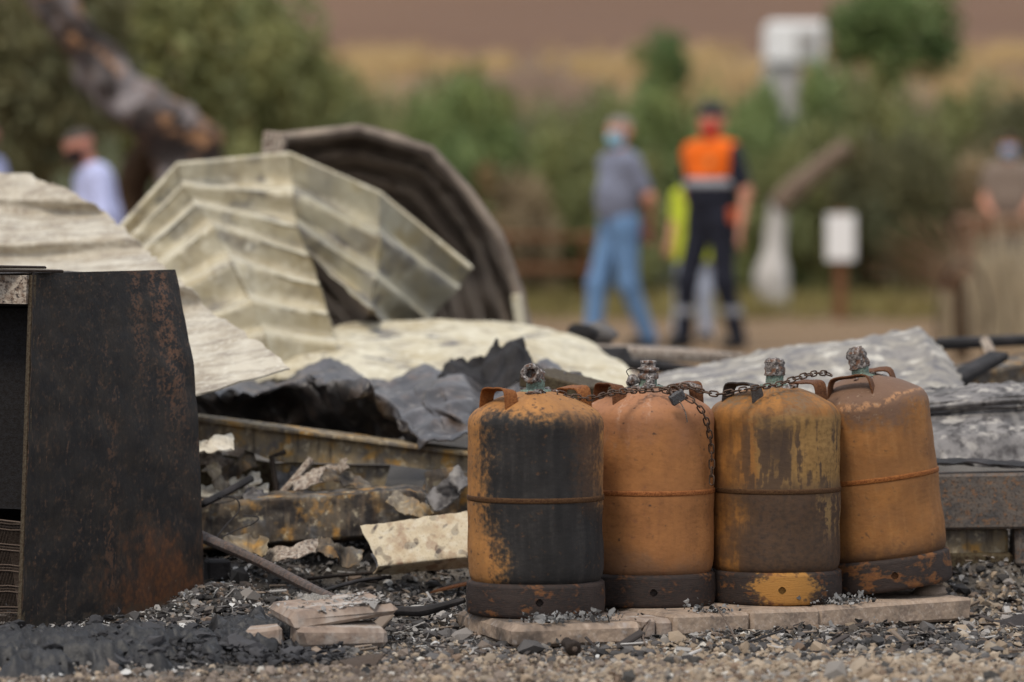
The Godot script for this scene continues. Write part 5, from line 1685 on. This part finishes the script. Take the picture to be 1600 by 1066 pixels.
func loose_things() -> void:
	heap("melted_heap", "heap of folded black melted plastic before the cabinet", -0.98, 8.72, 0.44, 0.36, 0.036, M.melt, 1.0)
	heap("melted_heap", "black melted lump beside the stacked tiles", -0.60, 8.95, 0.20, 0.26, 0.028, M.melt, 4.0)
	scatter("melted_crumbs", "black crumbs and shreds of melted plastic around the heap", "debris", [flake_mesh(31, 0.8), flake_mesh(32, -0.7), rock_mesh(33, 0.5, 1, true)], M.ash_bit, 4200, func(_i):
		var u := rng.randfn(0, 0.4)
		var w := rng.randfn(0, 0.45)
		var x := -0.9 + u
		var d := 8.8 + 0.3 * w
		if x > -0.36 or d < 8.2: return null
		var z := CAM_Z - d
		var s := 0.0055 * exp(rng.randfn(0, 0.6))
		return [Transform3D(Basis.from_euler(Vector3(rng.randfn(0, 0.5), rng.randf() * TAU, rng.randfn(0, 0.5))).scaled(Vector3(s * 1.3, s, s)), Vector3(x, ground_height(x, z) + 0.012 + rng.randf() * 0.03 * exp(-pow((x + 0.9) / 0.4, 2)), z)), Color(0.032, 0.031, 0.033) * rng.randf_range(0.6, 1.8)])
	# tile and bricks
	var tile := part("broken_tile", box_mesh(Vector3(0.245, 0.034, 0.17), 0.006, 0.006, 21), M.brick)
	tile.position = at(520, 972, 8.92)
	tile.position.y = 0.075
	tile.rotation = Vector3(0.06, deg_to_rad(22), deg_to_rad(5))
	tag(tile, "ash-dusted broken tile lying on two half bricks", "tile")
	for b in [[528, 8.86, 0.20, 0.048, 0.11, 18.0, "flat brick carrying the broken tile"], [412, 8.82, 0.085, 0.05, 0.09, 5.0, "half brick beside the black melted lump"]]:
		var n := part("brick", box_mesh(Vector3(b[2], b[3], b[4]), 0.006, 0.006, int(b[0])), M.brick)
		n.position = Vector3((b[0] - 800) * b[1] / F, b[3] / 2 + 0.002, CAM_Z - b[1])
		n.rotation.y = deg_to_rad(b[5])
		tag(n, b[6], "brick")
	var ash := part("ash_clod", rock_mesh(91, 0.5, 2), M.ash_blanket)
	ash.position = at(492, 942, 8.98)
	ash.scale = Vector3(0.035, 0.04, 0.035)
	tag(ash, "pale clod of ash on top of the broken tile", "ash")
	# pipes and sticks
	var tubes := [["pipe", [[250, 812, 9.98], [322, 842, 9.82], [400, 876, 9.6], [470, 912, 9.34], [524, 938, 9.1]], [0.0135, 0.0135, 0.0125, 0.012, 0.0115], M.pipe, "long scorched pipe slanting from behind the cabinet to the tiles", "pipe"],
		["charred_stick", [[590, 958, 9.3], [625, 955, 9.25], [660, 955, 9.22], [690, 948, 9.2], [726, 938, 9.18]], [0.012, 0.011, 0.012, 0.009, 0.006], M.soot, "thick charred stick on the ash beside the sooty cylinder's slab", "stick"],
		["charred_stick", [[480, 905, 9.9], [560, 897, 9.95], [640, 893, 10.0]], [0.004], M.char_metal, "thin charred lath lying beyond the pipe's end", "stick"],
		["charred_stick", [[500, 925, 9.5], [560, 908, 9.7], [610, 902, 9.8]], [0.005], M.soot, "thin black lath crossing the ash near the pipe's end", "stick"],
		["wire", [[338, 840, 9.8], [352, 822, 9.84], [372, 800, 9.86], [373, 785, 9.86], [362, 777, 9.87], [340, 778, 9.88]], [0.0018], M.soot, "thin black wire loop standing up from the scorched pipe", "wire"],
		["wire", [[342, 842, 9.8], [370, 828, 9.82], [392, 820, 9.82], [404, 811, 9.82], [398, 807, 9.83], [380, 806, 9.84]], [0.0015], M.soot, "thin black wire curling low along the steel beam", "wire"],
		["wire", [[384, 880, 9.9], [392, 900, 9.85], [400, 918, 9.7], [430, 930, 9.5]], [0.0012], M.char_metal, "fine rusty wire trailing below the scorched pipe", "wire"],
		["wire", [[1118, 945, 9.1], [1128, 960, 9.05], [1142, 985, 8.93], [1150, 1000, 8.85]], [0.0025, 0.0022, 0.002], M.flake_grey, "pale bent wire hanging off the slab between two cylinders", "wire"],
		["wire", [[1003, 985, 9.0], [1007, 978, 8.98], [1016, 970, 8.98], [1005, 995, 8.9], [1012, 1012, 8.85]], [0.002], M.flake_grey, "short grey wire over the small bricks", "wire"],
		["wire", [[1100, 1012, 8.8], [1160, 1005, 8.84], [1225, 985, 8.95]], [0.0025], M.soot, "thin black twig on the gravel before the pale slabs", "twig"]]
	for a in tubes:
		var g := Geo.new()
		var pts := []
		for p in a[1]:
			var w := at(p[0], p[1], p[2])
			w.y = maxf(w.y, ground_height(w.x, w.z) + 0.003)
			pts.append(w)
		tube(g, smooth_path(pts, 6), fill_radii(a[2], a[1].size(), 6), 9, 0.12)
		tag(placed(a[0], g, a[3]), a[4], a[5])
	# small things
	var box := Geo.new()
	bevel_box(box, Vector3(0.055, 0.05, 0.05), 0.003, Transform3D(Basis(Vector3.UP, 0.3), Vector3((338 - 800) * 9.95 / F, ground_height(-0.71, CAM_Z - 9.95) + 0.03, CAM_Z - 9.95)), 0.003)
	tag(placed("small_box", box, M.soot), "small charred box beside the cabinet's lower corner", "box")
	var flakes := [[566, 1030, 8.56, 0.055, 0.6, M.flake_grey, "large grey flake leaning on the brick under the tile"], [692, 1020, 8.72, 0.034, 0.4, M.flake_grey, "flat light grey flake before the square slab"], [555, 1046, 8.42, 0.03, 1.3, M.flake_grey, "narrow grey flake at the gravel's edge below the bricks"], [273, 955, 9.3, 0.022, 0.2, M.flake_blue, "blue-grey flake at the foot of the cabinet panel"], [1585, 946, 9.4, 0.06, 0.5, M.flake_blue, "curled blue-grey scrap beyond the end of the slab row"], [1262, 1004, 8.86, 0.024, 0.3, M.soot, "black flat flake on the gravel before the pale slabs"], [1535, 998, 8.95, 0.018, 0.7, M.flake_grey, "pale tilted flake on the tan gravel beyond the slab row's end"], [1455, 1000, 8.92, 0.013, 0.2, M.flake_grey, "small pale flake before the long slab"], [1065, 1028, 8.66, 0.04, 0.1, M.flake_blue, "thin dark flake on the gravel before the small bricks"]]
	for f in flakes:
		var n := part("ash_flake", flake_mesh(int(f[0]), 0.25), f[5])
		var p := at(f[0], f[1], f[2])
		p.y = ground_height(p.x, p.z) + 0.012
		n.position = p
		n.scale = Vector3.ONE * f[3]
		n.rotation = Vector3(0.35, f[4], 0.15)
		tag(n, f[6], "flake")
	var fit := thing("hose_fitting", "small burnt hose fitting lying on the gravel before the square slab", "fitting", Vector3((893 - 800) * 8.72 / F, 0.018, CAM_Z - 8.72))
	fit.rotation = Vector3(0.2, 0.35, 0)
	var fg := Geo.new()
	lathe(fg, [Vector2(0.007, 0.02), Vector2(0.014, 0.02), Vector2(0.017, 0.016), Vector2(0.017, 0.004), Vector2(0.012, 0.0), Vector2(0.012, -0.03), Vector2(0, -0.03)], 20, Transform3D(Basis(Vector3.RIGHT, PI / 2), Vector3.ZERO), 0.0015)
	part("socket", fg.commit(), M.char_metal, fit)
	fg = Geo.new()
	lathe(fg, [Vector2(0, 0.022), Vector2(0.005, 0.022), Vector2(0.0065, 0.02), Vector2(0.0065, 0.01)], 14, Transform3D(Basis(Vector3.RIGHT, PI / 2), Vector3.ZERO))
	part("pin", fg.commit(), M.flake_grey, fit)
	var rust := Geo.new()
	plate_xz(rust, [Vector3(-0.05, 0, 0.03), Vector3(0.05, 0.02, 0.0), Vector3(0.045, 0.02, -0.06), Vector3(-0.03, 0.004, -0.02)], 0.004)
	var rn := part("rusty_plate", rust.commit(), M.handle_brown)
	rn.position = at(705, 918, 9.75)
	rn.position.y = ground_height(rn.position.x, rn.position.z) + 0.022
	tag(rn, "small rust-brown plate lying beside the sooty cylinder", "plate")

func fill_radii(r: Array, n: int, per: int) -> Array:
	var out := []
	for i in (n - 1) * per + 1:
		var f := float(i) / per
		var k := mini(int(f), r.size() - 1)
		out.append(lerpf(r[k], r[mini(k + 1, r.size() - 1)], f - int(f)) if k < r.size() - 1 else r[-1])
	return out

func on_slab(x: float, z: float) -> bool:
	var yaw := deg_to_rad(31)
	var dir := Vector2(cos(yaw), -sin(yaw))
	var away := Vector2(-sin(yaw), -cos(yaw))
	var p := Vector2(x, z) - Vector2(0.0, CAM_Z - 8.88)
	var u := p.dot(dir)
	var v := p.dot(away)
	var u1 := p.dot(Vector2(cos(0.33), -sin(0.33)))
	var v1 := p.dot(Vector2(-sin(0.33), -cos(0.33)))
	if u1 > -0.01 and u1 < 0.31 and v1 > -0.005 and v1 < 0.40: return true
	p = Vector2(x, z) - Vector2(203 * 9.05 / F, CAM_Z - 9.05)
	u = p.dot(dir)
	v = p.dot(away)
	return u > -0.05 and u < 0.93 and v > -0.005 and v < 0.38

func ground_litter() -> void:
	var rocks := [rock_mesh(1, 0.7, 0, true), rock_mesh(2, 0.6, 0, true), rock_mesh(3, 0.8, 0, true), rock_mesh(4, 0.55, 0, true), rock_mesh(5, 0.7, 0, true)]
	var flakes := [flake_mesh(1, 0.3), flake_mesh(2, 0.5), flake_mesh(3, 0.1), flake_mesh(4, -0.4)]
	scatter("gravel", "tan and grey gravel in front of the slabs", "gravel", rocks, M.stone, 62000, func(_i):
		var d := rng.randf_range(7.5, 9.9)
		var x := rng.randf_range(-1.35, 1.45) * d / 9.0
		var z := CAM_Z - d
		if on_slab(x, z): return null
		var n := bump_noise.get_noise_2d(x * 25.0, z * 25.0)
		var burnt := smoothstep(8.72, 9.05, d + n * 0.7 + 0.35 * smoothstep(-0.15, -0.5, x))
		if rng.randf() < burnt * (0.93 if x < 1.0 else 0.6): return null
		var s := lerpf(0.0046, 0.0064, smoothstep(-0.2, 0.5, x)) * exp(rng.randfn(0, 0.38))
		if rng.randf() < 0.04: s *= 1.7
		var tone := rng.randf()
		var c := Color(0.31, 0.235, 0.165).lerp(Color(0.46, 0.385, 0.30), rng.randf() * rng.randf())
		if tone < 0.16: c = Color(0.25, 0.225, 0.20)
		elif tone < 0.28: c = Color(0.20, 0.14, 0.10)
		elif tone < 0.33: c = Color(0.07, 0.065, 0.06)
		elif tone < 0.37: c = Color(0.55, 0.51, 0.45)
		c *= rng.randf_range(0.6, 1.0)
		if rng.randf() < smoothstep(0.35, -0.5, x + n * 0.5) * 0.7: c = Color(0.17, 0.135, 0.11) * rng.randf_range(0.6, 1.3)
		return [Transform3D(any_turn().scaled(Vector3.ONE * s), Vector3(x, ground_height(x, z) + s * 0.25, z)), c])
	scatter("ash_litter", "grey, white and black ash flakes strewn over the burnt ground", "ash", flakes, M.ash_bit, 56000, func(_i):
		var d := rng.randf_range(8.3, 12.2)
		var x := rng.randf_range(-1.35, 1.5) * d / 9.0
		var z := CAM_Z - d
		var n := bump_noise.get_noise_2d(x * 40.0 + 30.0, z * 40.0)
		var burnt := smoothstep(8.6, 9.0, d + n * 0.7 + 0.35 * smoothstep(-0.1, -0.5, x))
		if rng.randf() > burnt + 0.06: return null
		if on_slab(x, z): return null
		var s := 0.0050 * exp(rng.randfn(0, 0.6))
		var tone := rng.randf() + n * 0.45
		var c := Color(0.32, 0.30, 0.28)
		if tone < 0.34: c = Color(0.05, 0.047, 0.045)
		elif tone < 0.56: c = Color(0.17, 0.145, 0.125)
		elif tone > 0.92: c = Color(0.52, 0.51, 0.49)
		c *= rng.randf_range(0.6, 1.15)
		return [Transform3D(Basis.from_euler(Vector3(rng.randfn(0, 0.6), rng.randf() * TAU, rng.randfn(0, 0.6))).scaled(Vector3.ONE * s), Vector3(x, ground_height(x, z) + rng.randf() * 0.014, z)), c])
	scatter("char_crumbs", "black charcoal crumbs between the ash and gravel", "charcoal", rocks, M.ash_bit, 26000, func(_i):
		var d := rng.randf_range(8.6, 12.0)
		var x := rng.randf_range(-1.35, 1.5) * d / 9.0
		var z := CAM_Z - d
		if on_slab(x, z): return null
		var n := bump_noise.get_noise_2d(x * 60.0 + 130.0, z * 60.0)
		if n < -0.08 - 0.3 * smoothstep(9.2, 8.8, d): return null
		var s := 0.006 * exp(rng.randfn(0, 0.5))
		return [Transform3D(any_turn().scaled(Vector3(s, s * 0.7, s * 1.4)), Vector3(x, ground_height(x, z) + s * 0.4, z)), Color(0.05, 0.046, 0.044) * rng.randf_range(0.5, 2.2)])
	var sliver := [box_mesh(Vector3(2.0, 0.16, 0.28), 0.03, 0.05, 3), box_mesh(Vector3(1.6, 0.1, 0.5), 0.03, 0.08, 5)]
	scatter("charred_slivers", "charred splinters and strips lying among the ash", "splinters", sliver, M.ash_bit, 3600, func(_i):
		var d := rng.randf_range(8.7, 11.5)
		var x := rng.randf_range(-1.3, 1.5) * d / 9.0
		var z := CAM_Z - d
		if on_slab(x, z): return null
		var s := 0.012 * exp(rng.randfn(0, 0.55))
		var tone := rng.randf()
		var c := Color(0.06, 0.05, 0.046) if tone < 0.5 else Color(0.2, 0.155, 0.12) if tone < 0.8 else Color(0.36, 0.34, 0.32)
		return [Transform3D(Basis.from_euler(Vector3(rng.randfn(0, 0.25), rng.randf() * TAU, rng.randfn(0, 0.22))).scaled(Vector3.ONE * s), Vector3(x, ground_height(x, z) + 0.004 + rng.randf() * 0.012, z)), c * rng.randf_range(0.7, 1.2)])
	scatter("rubble", "grey and brown burnt rubble lumps behind the slabs", "rubble", rocks, M.ash_bit, 4200, func(_i):
		var d := rng.randf_range(9.0, 11.8)
		var x := rng.randf_range(-1.35, 1.5) * d / 9.0
		var z := CAM_Z - d
		if on_slab(x, z): return null
		var s := 0.009 * exp(rng.randfn(0, 0.5))
		var tone := rng.randf()
		var c := Color(0.24, 0.215, 0.195) if tone < 0.45 else Color(0.17, 0.125, 0.095) if tone < 0.75 else Color(0.06, 0.055, 0.052) if tone < 0.93 else Color(0.5, 0.48, 0.45)
		return [Transform3D(any_turn().scaled(Vector3(s, s * 0.7, s)), Vector3(x, ground_height(x, z) + s * 0.25, z)), c * rng.randf_range(0.7, 1.15)])
	scatter("ash_litter", "pale ash dusted over the broken tile", "ash", flakes, M.ash_bit, 420, func(_i):
		var q := Vector3(rng.randf_range(-0.11, 0.11), 0.019, rng.randf_range(-0.075, 0.075))
		if bump_noise.get_noise_2d(q.x * 700.0, q.z * 700.0) < -0.1: return null
		var p := Transform3D(Basis.from_euler(Vector3(0.06, deg_to_rad(22), deg_to_rad(5))), Vector3(at(520, 972, 8.92).x, 0.075, CAM_Z - 8.92)) * q
		var s := 0.0055 * exp(rng.randfn(0, 0.5))
		return [Transform3D(Basis.from_euler(Vector3(rng.randfn(0, 0.35), rng.randf() * TAU, rng.randfn(0, 0.35))).scaled(Vector3.ONE * s), p), Color(0.34, 0.32, 0.30) * rng.randf_range(0.5, 1.25)])
	# ash fallen on the slabs between the cylinders
	scatter("ash_litter", "flaky ash fallen onto the paving slabs between the cylinders", "ash", flakes, M.ash_bit, 800, func(i):
		var spots := [[930, 8.99, 0.05], [1118, 9.16, 0.035], [1300, 9.36, 0.05], [855, 8.93, 0.03], [730, 9.2, 0.05], [1330, 9.38, 0.04]]
		var q: Array = spots[i % 6]
		var x: float = (q[0] - 800) * q[1] / F + rng.randfn(0, q[2])
		var z: float = CAM_Z - q[1] + rng.randfn(0, 0.018)
		var s := 0.0045 * exp(rng.randfn(0, 0.5))
		var c := Color(0.25, 0.245, 0.24) if rng.randf() < 0.6 else Color(0.06, 0.057, 0.055)
		return [Transform3D(any_turn().scaled(Vector3.ONE * s), Vector3(x, (SLAB if on_slab(x, z) else 0.0) + absf(rng.randfn(0, 0.009)), z)), c * rng.randf_range(0.6, 1.3)])

func far_things() -> void:
	# notice board on a post
	var p := at(1313, 341, 37.5)
	var t := thing("notice_sign", "blank white notice board on a dark wooden post", "sign", Vector3(p.x, 0, p.z))
	part("board", box_mesh(Vector3(0.26, 0.42, 0.03), 0.004), M.sign_white, t).position = Vector3(0, at(1313, 371, 37.5).y, 0.06)
	part("post", box_mesh(Vector3(0.10, 1.0, 0.08), 0.006), M.wood, t).position.y = 0.5
	# limewashed trunk with a sloping limb
	p = at(1213, 341, 42.0)
	t = thing("limewashed_tree", "whitewashed crooked tree trunk with a bare sloping limb", "tree", Vector3(p.x, 0, p.z))
	var g := Geo.new()
	tube(g, smooth_path([Vector3(0, -0.05, 0), Vector3(-0.03, 0.4, 0), Vector3(-0.01, 0.85, 0), Vector3(0.02, 1.1, 0)], 4), [0.13, 0.15, 0.16, 0.16, 0.14, 0.11, 0.10, 0.09, 0.09, 0.09, 0.09, 0.09, 0.09], 12, 0.5)
	part("trunk", g.commit(), M.lime, t)
	g = Geo.new()
	tube(g, smooth_path([Vector3(0.02, 1.05, 0), Vector3(0.2, 1.25, 0.05), Vector3(0.45, 1.45, 0.08), Vector3(0.72, 1.68, 0.1)], 4), [0.12, 0.12, 0.12, 0.12, 0.12, 0.12, 0.11, 0.11, 0.11, 0.10, 0.10, 0.09, 0.08], 10, 0.3)
	part("limb", g.commit(), M.pale_bark, t)
	# white tank on a stand
	p = at(1240, 341, 57.0)
	var gy := ground_height(p.x, p.z)
	t = thing("water_tank", "white box-shaped tank on a pale stand at the hill's edge", "tank", Vector3(p.x, gy, p.z))
	var ty := at(1240, 35, 57).y - gy
	var by := at(1240, 102, 57).y - gy
	part("tank_body", box_mesh(Vector3(0.8, ty - by, 0.75), 0.05), M.sign_white, t).position.y = (ty + by) / 2
	part("stand", box_mesh(Vector3(0.5, by - 0.02, 0.55), 0.02), M.grey_paint, t).position = Vector3(-0.18, by / 2 - 0.01, 0)
	part("valve_panel", box_mesh(Vector3(0.3, 0.35, 0.04), 0.01), M.grey_paint, t).position = Vector3(0.16, (ty + by) / 2, 0.385)
	# picnic table of brown planks
	p = at(850, 341, 42.0)
	t = thing("picnic_table", "brown wooden picnic table at the hedge beside the dark vault", "table", Vector3(p.x, 0, p.z))
	for k in 4:
		part("plank", box_mesh(Vector3(1.15, 0.05, 0.14), 0.006), M.wood, t).position = Vector3(0, 0.74, -0.24 + k * 0.16)
	for s in [-1, 1]:
		part("bench_plank", box_mesh(Vector3(1.15, 0.05, 0.26), 0.006), M.wood, t).position = Vector3(0, 0.42, s * 0.62)
		for f in [-1, 1]:
			var leg := part("leg", box_mesh(Vector3(0.09, 0.86, 0.09), 0.006), M.wood, t)
			leg.position = Vector3(s * 0.42, 0.38, f * 0.24)
			leg.rotation.x = f * 0.45
		part("cross_beam", box_mesh(Vector3(0.06, 0.09, 1.4), 0.006), M.wood, t).position = Vector3(s * 0.49, 0.37, 0)
	# counter with a plank edge
	p = at(1570, 341, 33.0)
	t = thing("plank_counter", "wooden plank counter on posts before the person in a blue mask", "counter", Vector3(p.x, 0, p.z))
	part("counter_top", box_mesh(Vector3(0.86, 0.06, 0.5), 0.01), M.pale_wood, t).position = Vector3(0.06, 0.925, 0)
	part("edge_board", box_mesh(Vector3(0.84, 0.10, 0.04), 0.01), M.wood, t).position = Vector3(0.06, 0.845, 0.2)
	for s in [-1, 1]:
		part("leg", box_mesh(Vector3(0.08, 0.9, 0.08), 0.01), M.wood, t).position = Vector3(0.06 + s * 0.34, 0.445, 0.05)
	# dry spiky plant and an iron hoop
	p = at(1500, 341, 27.0)
	t = thing("spiky_plant", "dry spiky plant with pale radiating blades beside the counter", "plant", Vector3(p.x, 0, p.z))
	var hub := Vector3(0, at(1500, 436, 27).y, 0)
	for k in 26:
		var a := lerpf(-0.5, 2.6, k / 25.0) + rng.randf_range(-0.08, 0.08)
		var l := rng.randf_range(0.35, 0.62)
		var z := rng.randf_range(-0.15, 0.15)
		var tip := hub + Vector3(-cos(a - 0.3) * l, sin(a - 0.3) * l * 0.8 + 0.05, z)
		g = Geo.new()
		strap(g, [hub + Vector3(0, -0.08, 0), hub.lerp(tip, 0.4) + Vector3(0, 0.02, 0), tip], Vector3(0.3, 0.3, 0.9).normalized(), 0.022, 0.004)
		part("blade", g.commit(), M.pale_wood, t)
	g = Geo.new()
	tube(g, [Vector3(0.02, -0.02, 0), Vector3(0.0, 0.25, 0), hub], [0.05, 0.045, 0.04], 8, 0.2)
	part("stem", g.commit(), M.bark, t)
	t = thing("iron_hoop", "thin rusty iron hoop standing in front of the spiky plant", "hoop", Vector3(at(1505, 341, 26.5).x, 0, CAM_Z - 26.5))
	g = Geo.new()
	var ring := []
	for k in 33:
		var a := PI * k / 32.0
		ring.append(Vector3(-cos(a) * 0.17, 0.25 + sin(a) * 0.40, 0))
	ring.push_front(Vector3(-0.15, -0.02, 0))
	ring.append(Vector3(0.15, -0.02, 0))
	tube(g, ring, [0.011], 6)
	part("hoop", g.commit(), M.char_metal, t)

func cloth(c: Color) -> StandardMaterial3D:
	var m := mat(c, M.weave, 0.95, null, 0, 4.0)
	m.rim_enabled = true
	m.rim = 0.2
	return m

func people() -> void:
	M.weave = patina(128, 128, rgb(235, 235, 235), [[400, 0.06, 4, 1, 1, 0, 0.45, 0.8, rgb(200, 200, 200)]])
	var skin := mat(rgb(186, 132, 108), null, 0.6)
	skin.subsurf_scatter_enabled = true
	skin.subsurf_scatter_strength = 0.08
	var navy := cloth(rgb(38, 40, 52))
	var black := mat(rgb(36, 34, 34), null, 0.6)
	var V := func(x, y, z): return Vector3(x, y, z)
	# man in a grey polo, hands behind his back
	var spot := func(px, d): return Vector3(at(px, 341, d).x, ground_height(0, CAM_Z - d), CAM_Z - d)
	var o := {"arms": [[V.call(-0.19, 1.385, 0), V.call(-0.27, 1.12, -0.10), V.call(-0.10, 0.93, -0.20)], [V.call(0.19, 1.385, 0), V.call(0.27, 1.12, -0.10), V.call(0.08, 0.90, -0.21)]],
		"legs": [[V.call(-0.09, 0.90, 0), V.call(-0.10, 0.49, 0.13), V.call(-0.10, 0.09, 0.17)], [V.call(0.09, 0.90, 0), V.call(0.10, 0.49, -0.02), V.call(0.10, 0.10, -0.20)]],
		"belly": 0.035, "sleeve": 0.7, "skin": skin, "shirt": cloth(rgb(128, 132, 150)), "trousers": cloth(rgb(112, 146, 186)), "shoes": black, "mask": cloth(rgb(150, 208, 232)), "hair": cloth(rgb(150, 140, 134)), "hair_from": 1.66, "look": 0.35}
	var p := person("man in a grey polo shirt, light jeans and pale blue face mask", spot.call(968, 29.0), deg_to_rad(-62), o)
	p.scale = Vector3.ONE * 0.955
	# uniformed man walking
	o = {"arms": [[V.call(-0.19, 1.385, 0), V.call(-0.25, 1.12, -0.06), V.call(-0.16, 0.90, -0.02)], [V.call(0.19, 1.385, 0), V.call(0.27, 1.12, -0.04), V.call(0.29, 0.86, 0.05)]],
		"legs": [[V.call(-0.09, 0.90, 0), V.call(-0.14, 0.49, 0.10), V.call(-0.20, 0.09, 0.06)], [V.call(0.09, 0.90, 0), V.call(0.11, 0.49, 0.0), V.call(0.13, 0.09, -0.14)]],
		"belly": 0.01, "sleeve": 0.75, "skin": skin, "shirt": navy, "trousers": navy, "shoes": black, "mask": cloth(rgb(206, 52, 44)), "look": 0.3}
	p = person("uniformed man in orange and navy with dark cap and red face mask", spot.call(1112, 29.0), deg_to_rad(-40), o)
	p.scale = Vector3.ONE * 1.0
	var g := Geo.new()
	blob(g, grown(o.torso_bones + [[V.call(-0.19, 1.385, 0), V.call(-0.2, 1.36, 0), 0.066, 0.066], [V.call(0.19, 1.385, 0), V.call(0.2, 1.36, 0), 0.066, 0.066]], 0.008), 0.018, 0.05, V.call(-0.215, 1.215, -1), V.call(0.215, 1.50, 1))
	part("orange_yoke", g.commit(), cloth(rgb(246, 112, 28)), p)
	g = Geo.new()
	blob(g, grown(o.torso_bones, 0.009), 0.015, 0.05, V.call(-0.215, 1.155, -1), V.call(0.215, 1.212, 1))
	part("reflective_band", g.commit(), cloth(rgb(176, 178, 184)), p)
	for l in o.legs:
		var a: Vector3 = (l[1] as Vector3).lerp(l[2], 0.45)
		var b: Vector3 = (l[1] as Vector3).lerp(l[2], 0.62)
		g = Geo.new()
		blob(g, [[l[1], l[2], 0.080, 0.066]], 0.015, 0.02, V.call(-1, minf(a.y, b.y), -1), V.call(1, maxf(a.y, b.y), 1))
		part("reflective_band", g.commit(), cloth(rgb(168, 170, 178)), p)
	g = Geo.new()
	blob(g, [[V.call(0, 1.66, -0.025), V.call(0, 1.665, 0.012), 0.093, 0.09], [V.call(-0.03, 1.672, 0.085), V.call(0.03, 1.672, 0.085), 0.03, 0.03]], 0.012, 0.02, V.call(-1, 1.652, -1), V.call(1, 1.76, 1))
	part("cap", g.commit(), navy, p)
	part("pouch", box_mesh(Vector3(0.10, 0.11, 0.05), 0.015), cloth(rgb(196, 92, 52)), p).position = V.call(0.20, 0.95, 0.03)
	var badge := Geo.new()
	lathe(badge, [Vector2(0, 0.004), Vector2(0.028, 0.004), Vector2(0.032, 0)], 18, Transform3D(Basis(Vector3.RIGHT, PI / 2), V.call(0.08, 1.33, 0.135)))
	part("badge", badge.commit(), cloth(rgb(236, 150, 80)), p)
	# person in a yellow vest, mostly hidden behind him
	o = {"arms": [[V.call(-0.17, 1.36, 0), V.call(-0.22, 1.10, 0.0), V.call(-0.20, 0.95, 0.14)], [V.call(0.17, 1.36, 0), V.call(0.22, 1.10, -0.02), V.call(0.2, 0.86, 0.03)]],
		"legs": [[V.call(-0.09, 0.90, 0), V.call(-0.11, 0.49, 0.03), V.call(-0.16, 0.09, 0.02)], [V.call(0.09, 0.90, 0), V.call(0.10, 0.49, 0.0), V.call(0.1, 0.09, -0.05)]],
		"sleeve": 0.6, "hem": 0.76, "skin": skin, "shirt": cloth(rgb(206, 218, 62)), "trousers": cloth(rgb(178, 186, 204)), "shoes": black, "hair": cloth(rgb(70, 56, 46)), "hair_from": 1.62}
	p = person("person in a yellow vest half hidden behind the uniformed man", spot.call(1086, 31.0), deg_to_rad(-25), o)
	p.scale = Vector3.ONE * 0.79
	# man in a pale shirt, stooping
	o = {"arms": [[V.call(-0.19, 1.385, 0), V.call(-0.24, 1.12, 0.08), V.call(-0.18, 0.95, 0.25)], [V.call(0.19, 1.385, 0), V.call(0.25, 1.12, 0.06), V.call(0.19, 0.95, 0.24)]],
		"legs": [[V.call(-0.09, 0.90, 0), V.call(-0.11, 0.49, 0.05), V.call(-0.11, 0.09, 0)], [V.call(0.09, 0.90, 0), V.call(0.11, 0.49, 0.03), V.call(0.12, 0.09, -0.05)]],
		"belly": 0.03, "sleeve": 1.6, "skin": mat(rgb(172, 118, 100), null, 0.6), "shirt": cloth(rgb(200, 205, 244)), "trousers": cloth(rgb(70, 74, 92)), "shoes": black, "mask": cloth(rgb(36, 34, 36)), "hair": cloth(rgb(92, 84, 78)), "hair_from": 1.66, "nod": 0.35, "look": -0.1}
	p = person("man in a pale blue shirt and black face mask, bending forward by the trees", spot.call(216, 23.5), 0, o)
	p.rotation = Vector3(0, deg_to_rad(-68), 0)
	p.scale = Vector3.ONE * 0.86
	p.transform.basis = Basis(Vector3.BACK, 0.22) * p.transform.basis
	# second pale-shirted person at the sheet's upper edge
	o = o.duplicate()
	o.erase("torso_bones")
	p = person("person in a pale shirt mostly hidden by the folded roof sheet", spot.call(-30, 28.5), deg_to_rad(60), o)
	p.scale = Vector3.ONE * 0.93
	# person at the counter
	o = {"arms": [[V.call(-0.17, 1.36, 0), V.call(-0.22, 1.10, 0.04), V.call(-0.14, 1.0, 0.2)], [V.call(0.17, 1.36, 0), V.call(0.22, 1.10, 0.04), V.call(0.14, 1.0, 0.2)]],
		"legs": [[V.call(-0.09, 0.90, 0), V.call(-0.11, 0.49, 0.03), V.call(-0.11, 0.09, 0.02)], [V.call(0.09, 0.90, 0), V.call(0.10, 0.49, 0.0), V.call(0.1, 0.09, -0.02)]],
		"sleeve": 0.5, "skin": skin, "shirt": cloth(rgb(136, 120, 108)), "trousers": navy, "shoes": black, "mask": cloth(rgb(150, 190, 226)), "hair": cloth(rgb(58, 44, 38)), "hair_from": 1.63}
	p = person("person in a light blue face mask standing behind the plank counter", spot.call(1577, 36.0), deg_to_rad(-10), o)
	p.scale = Vector3.ONE * 0.97
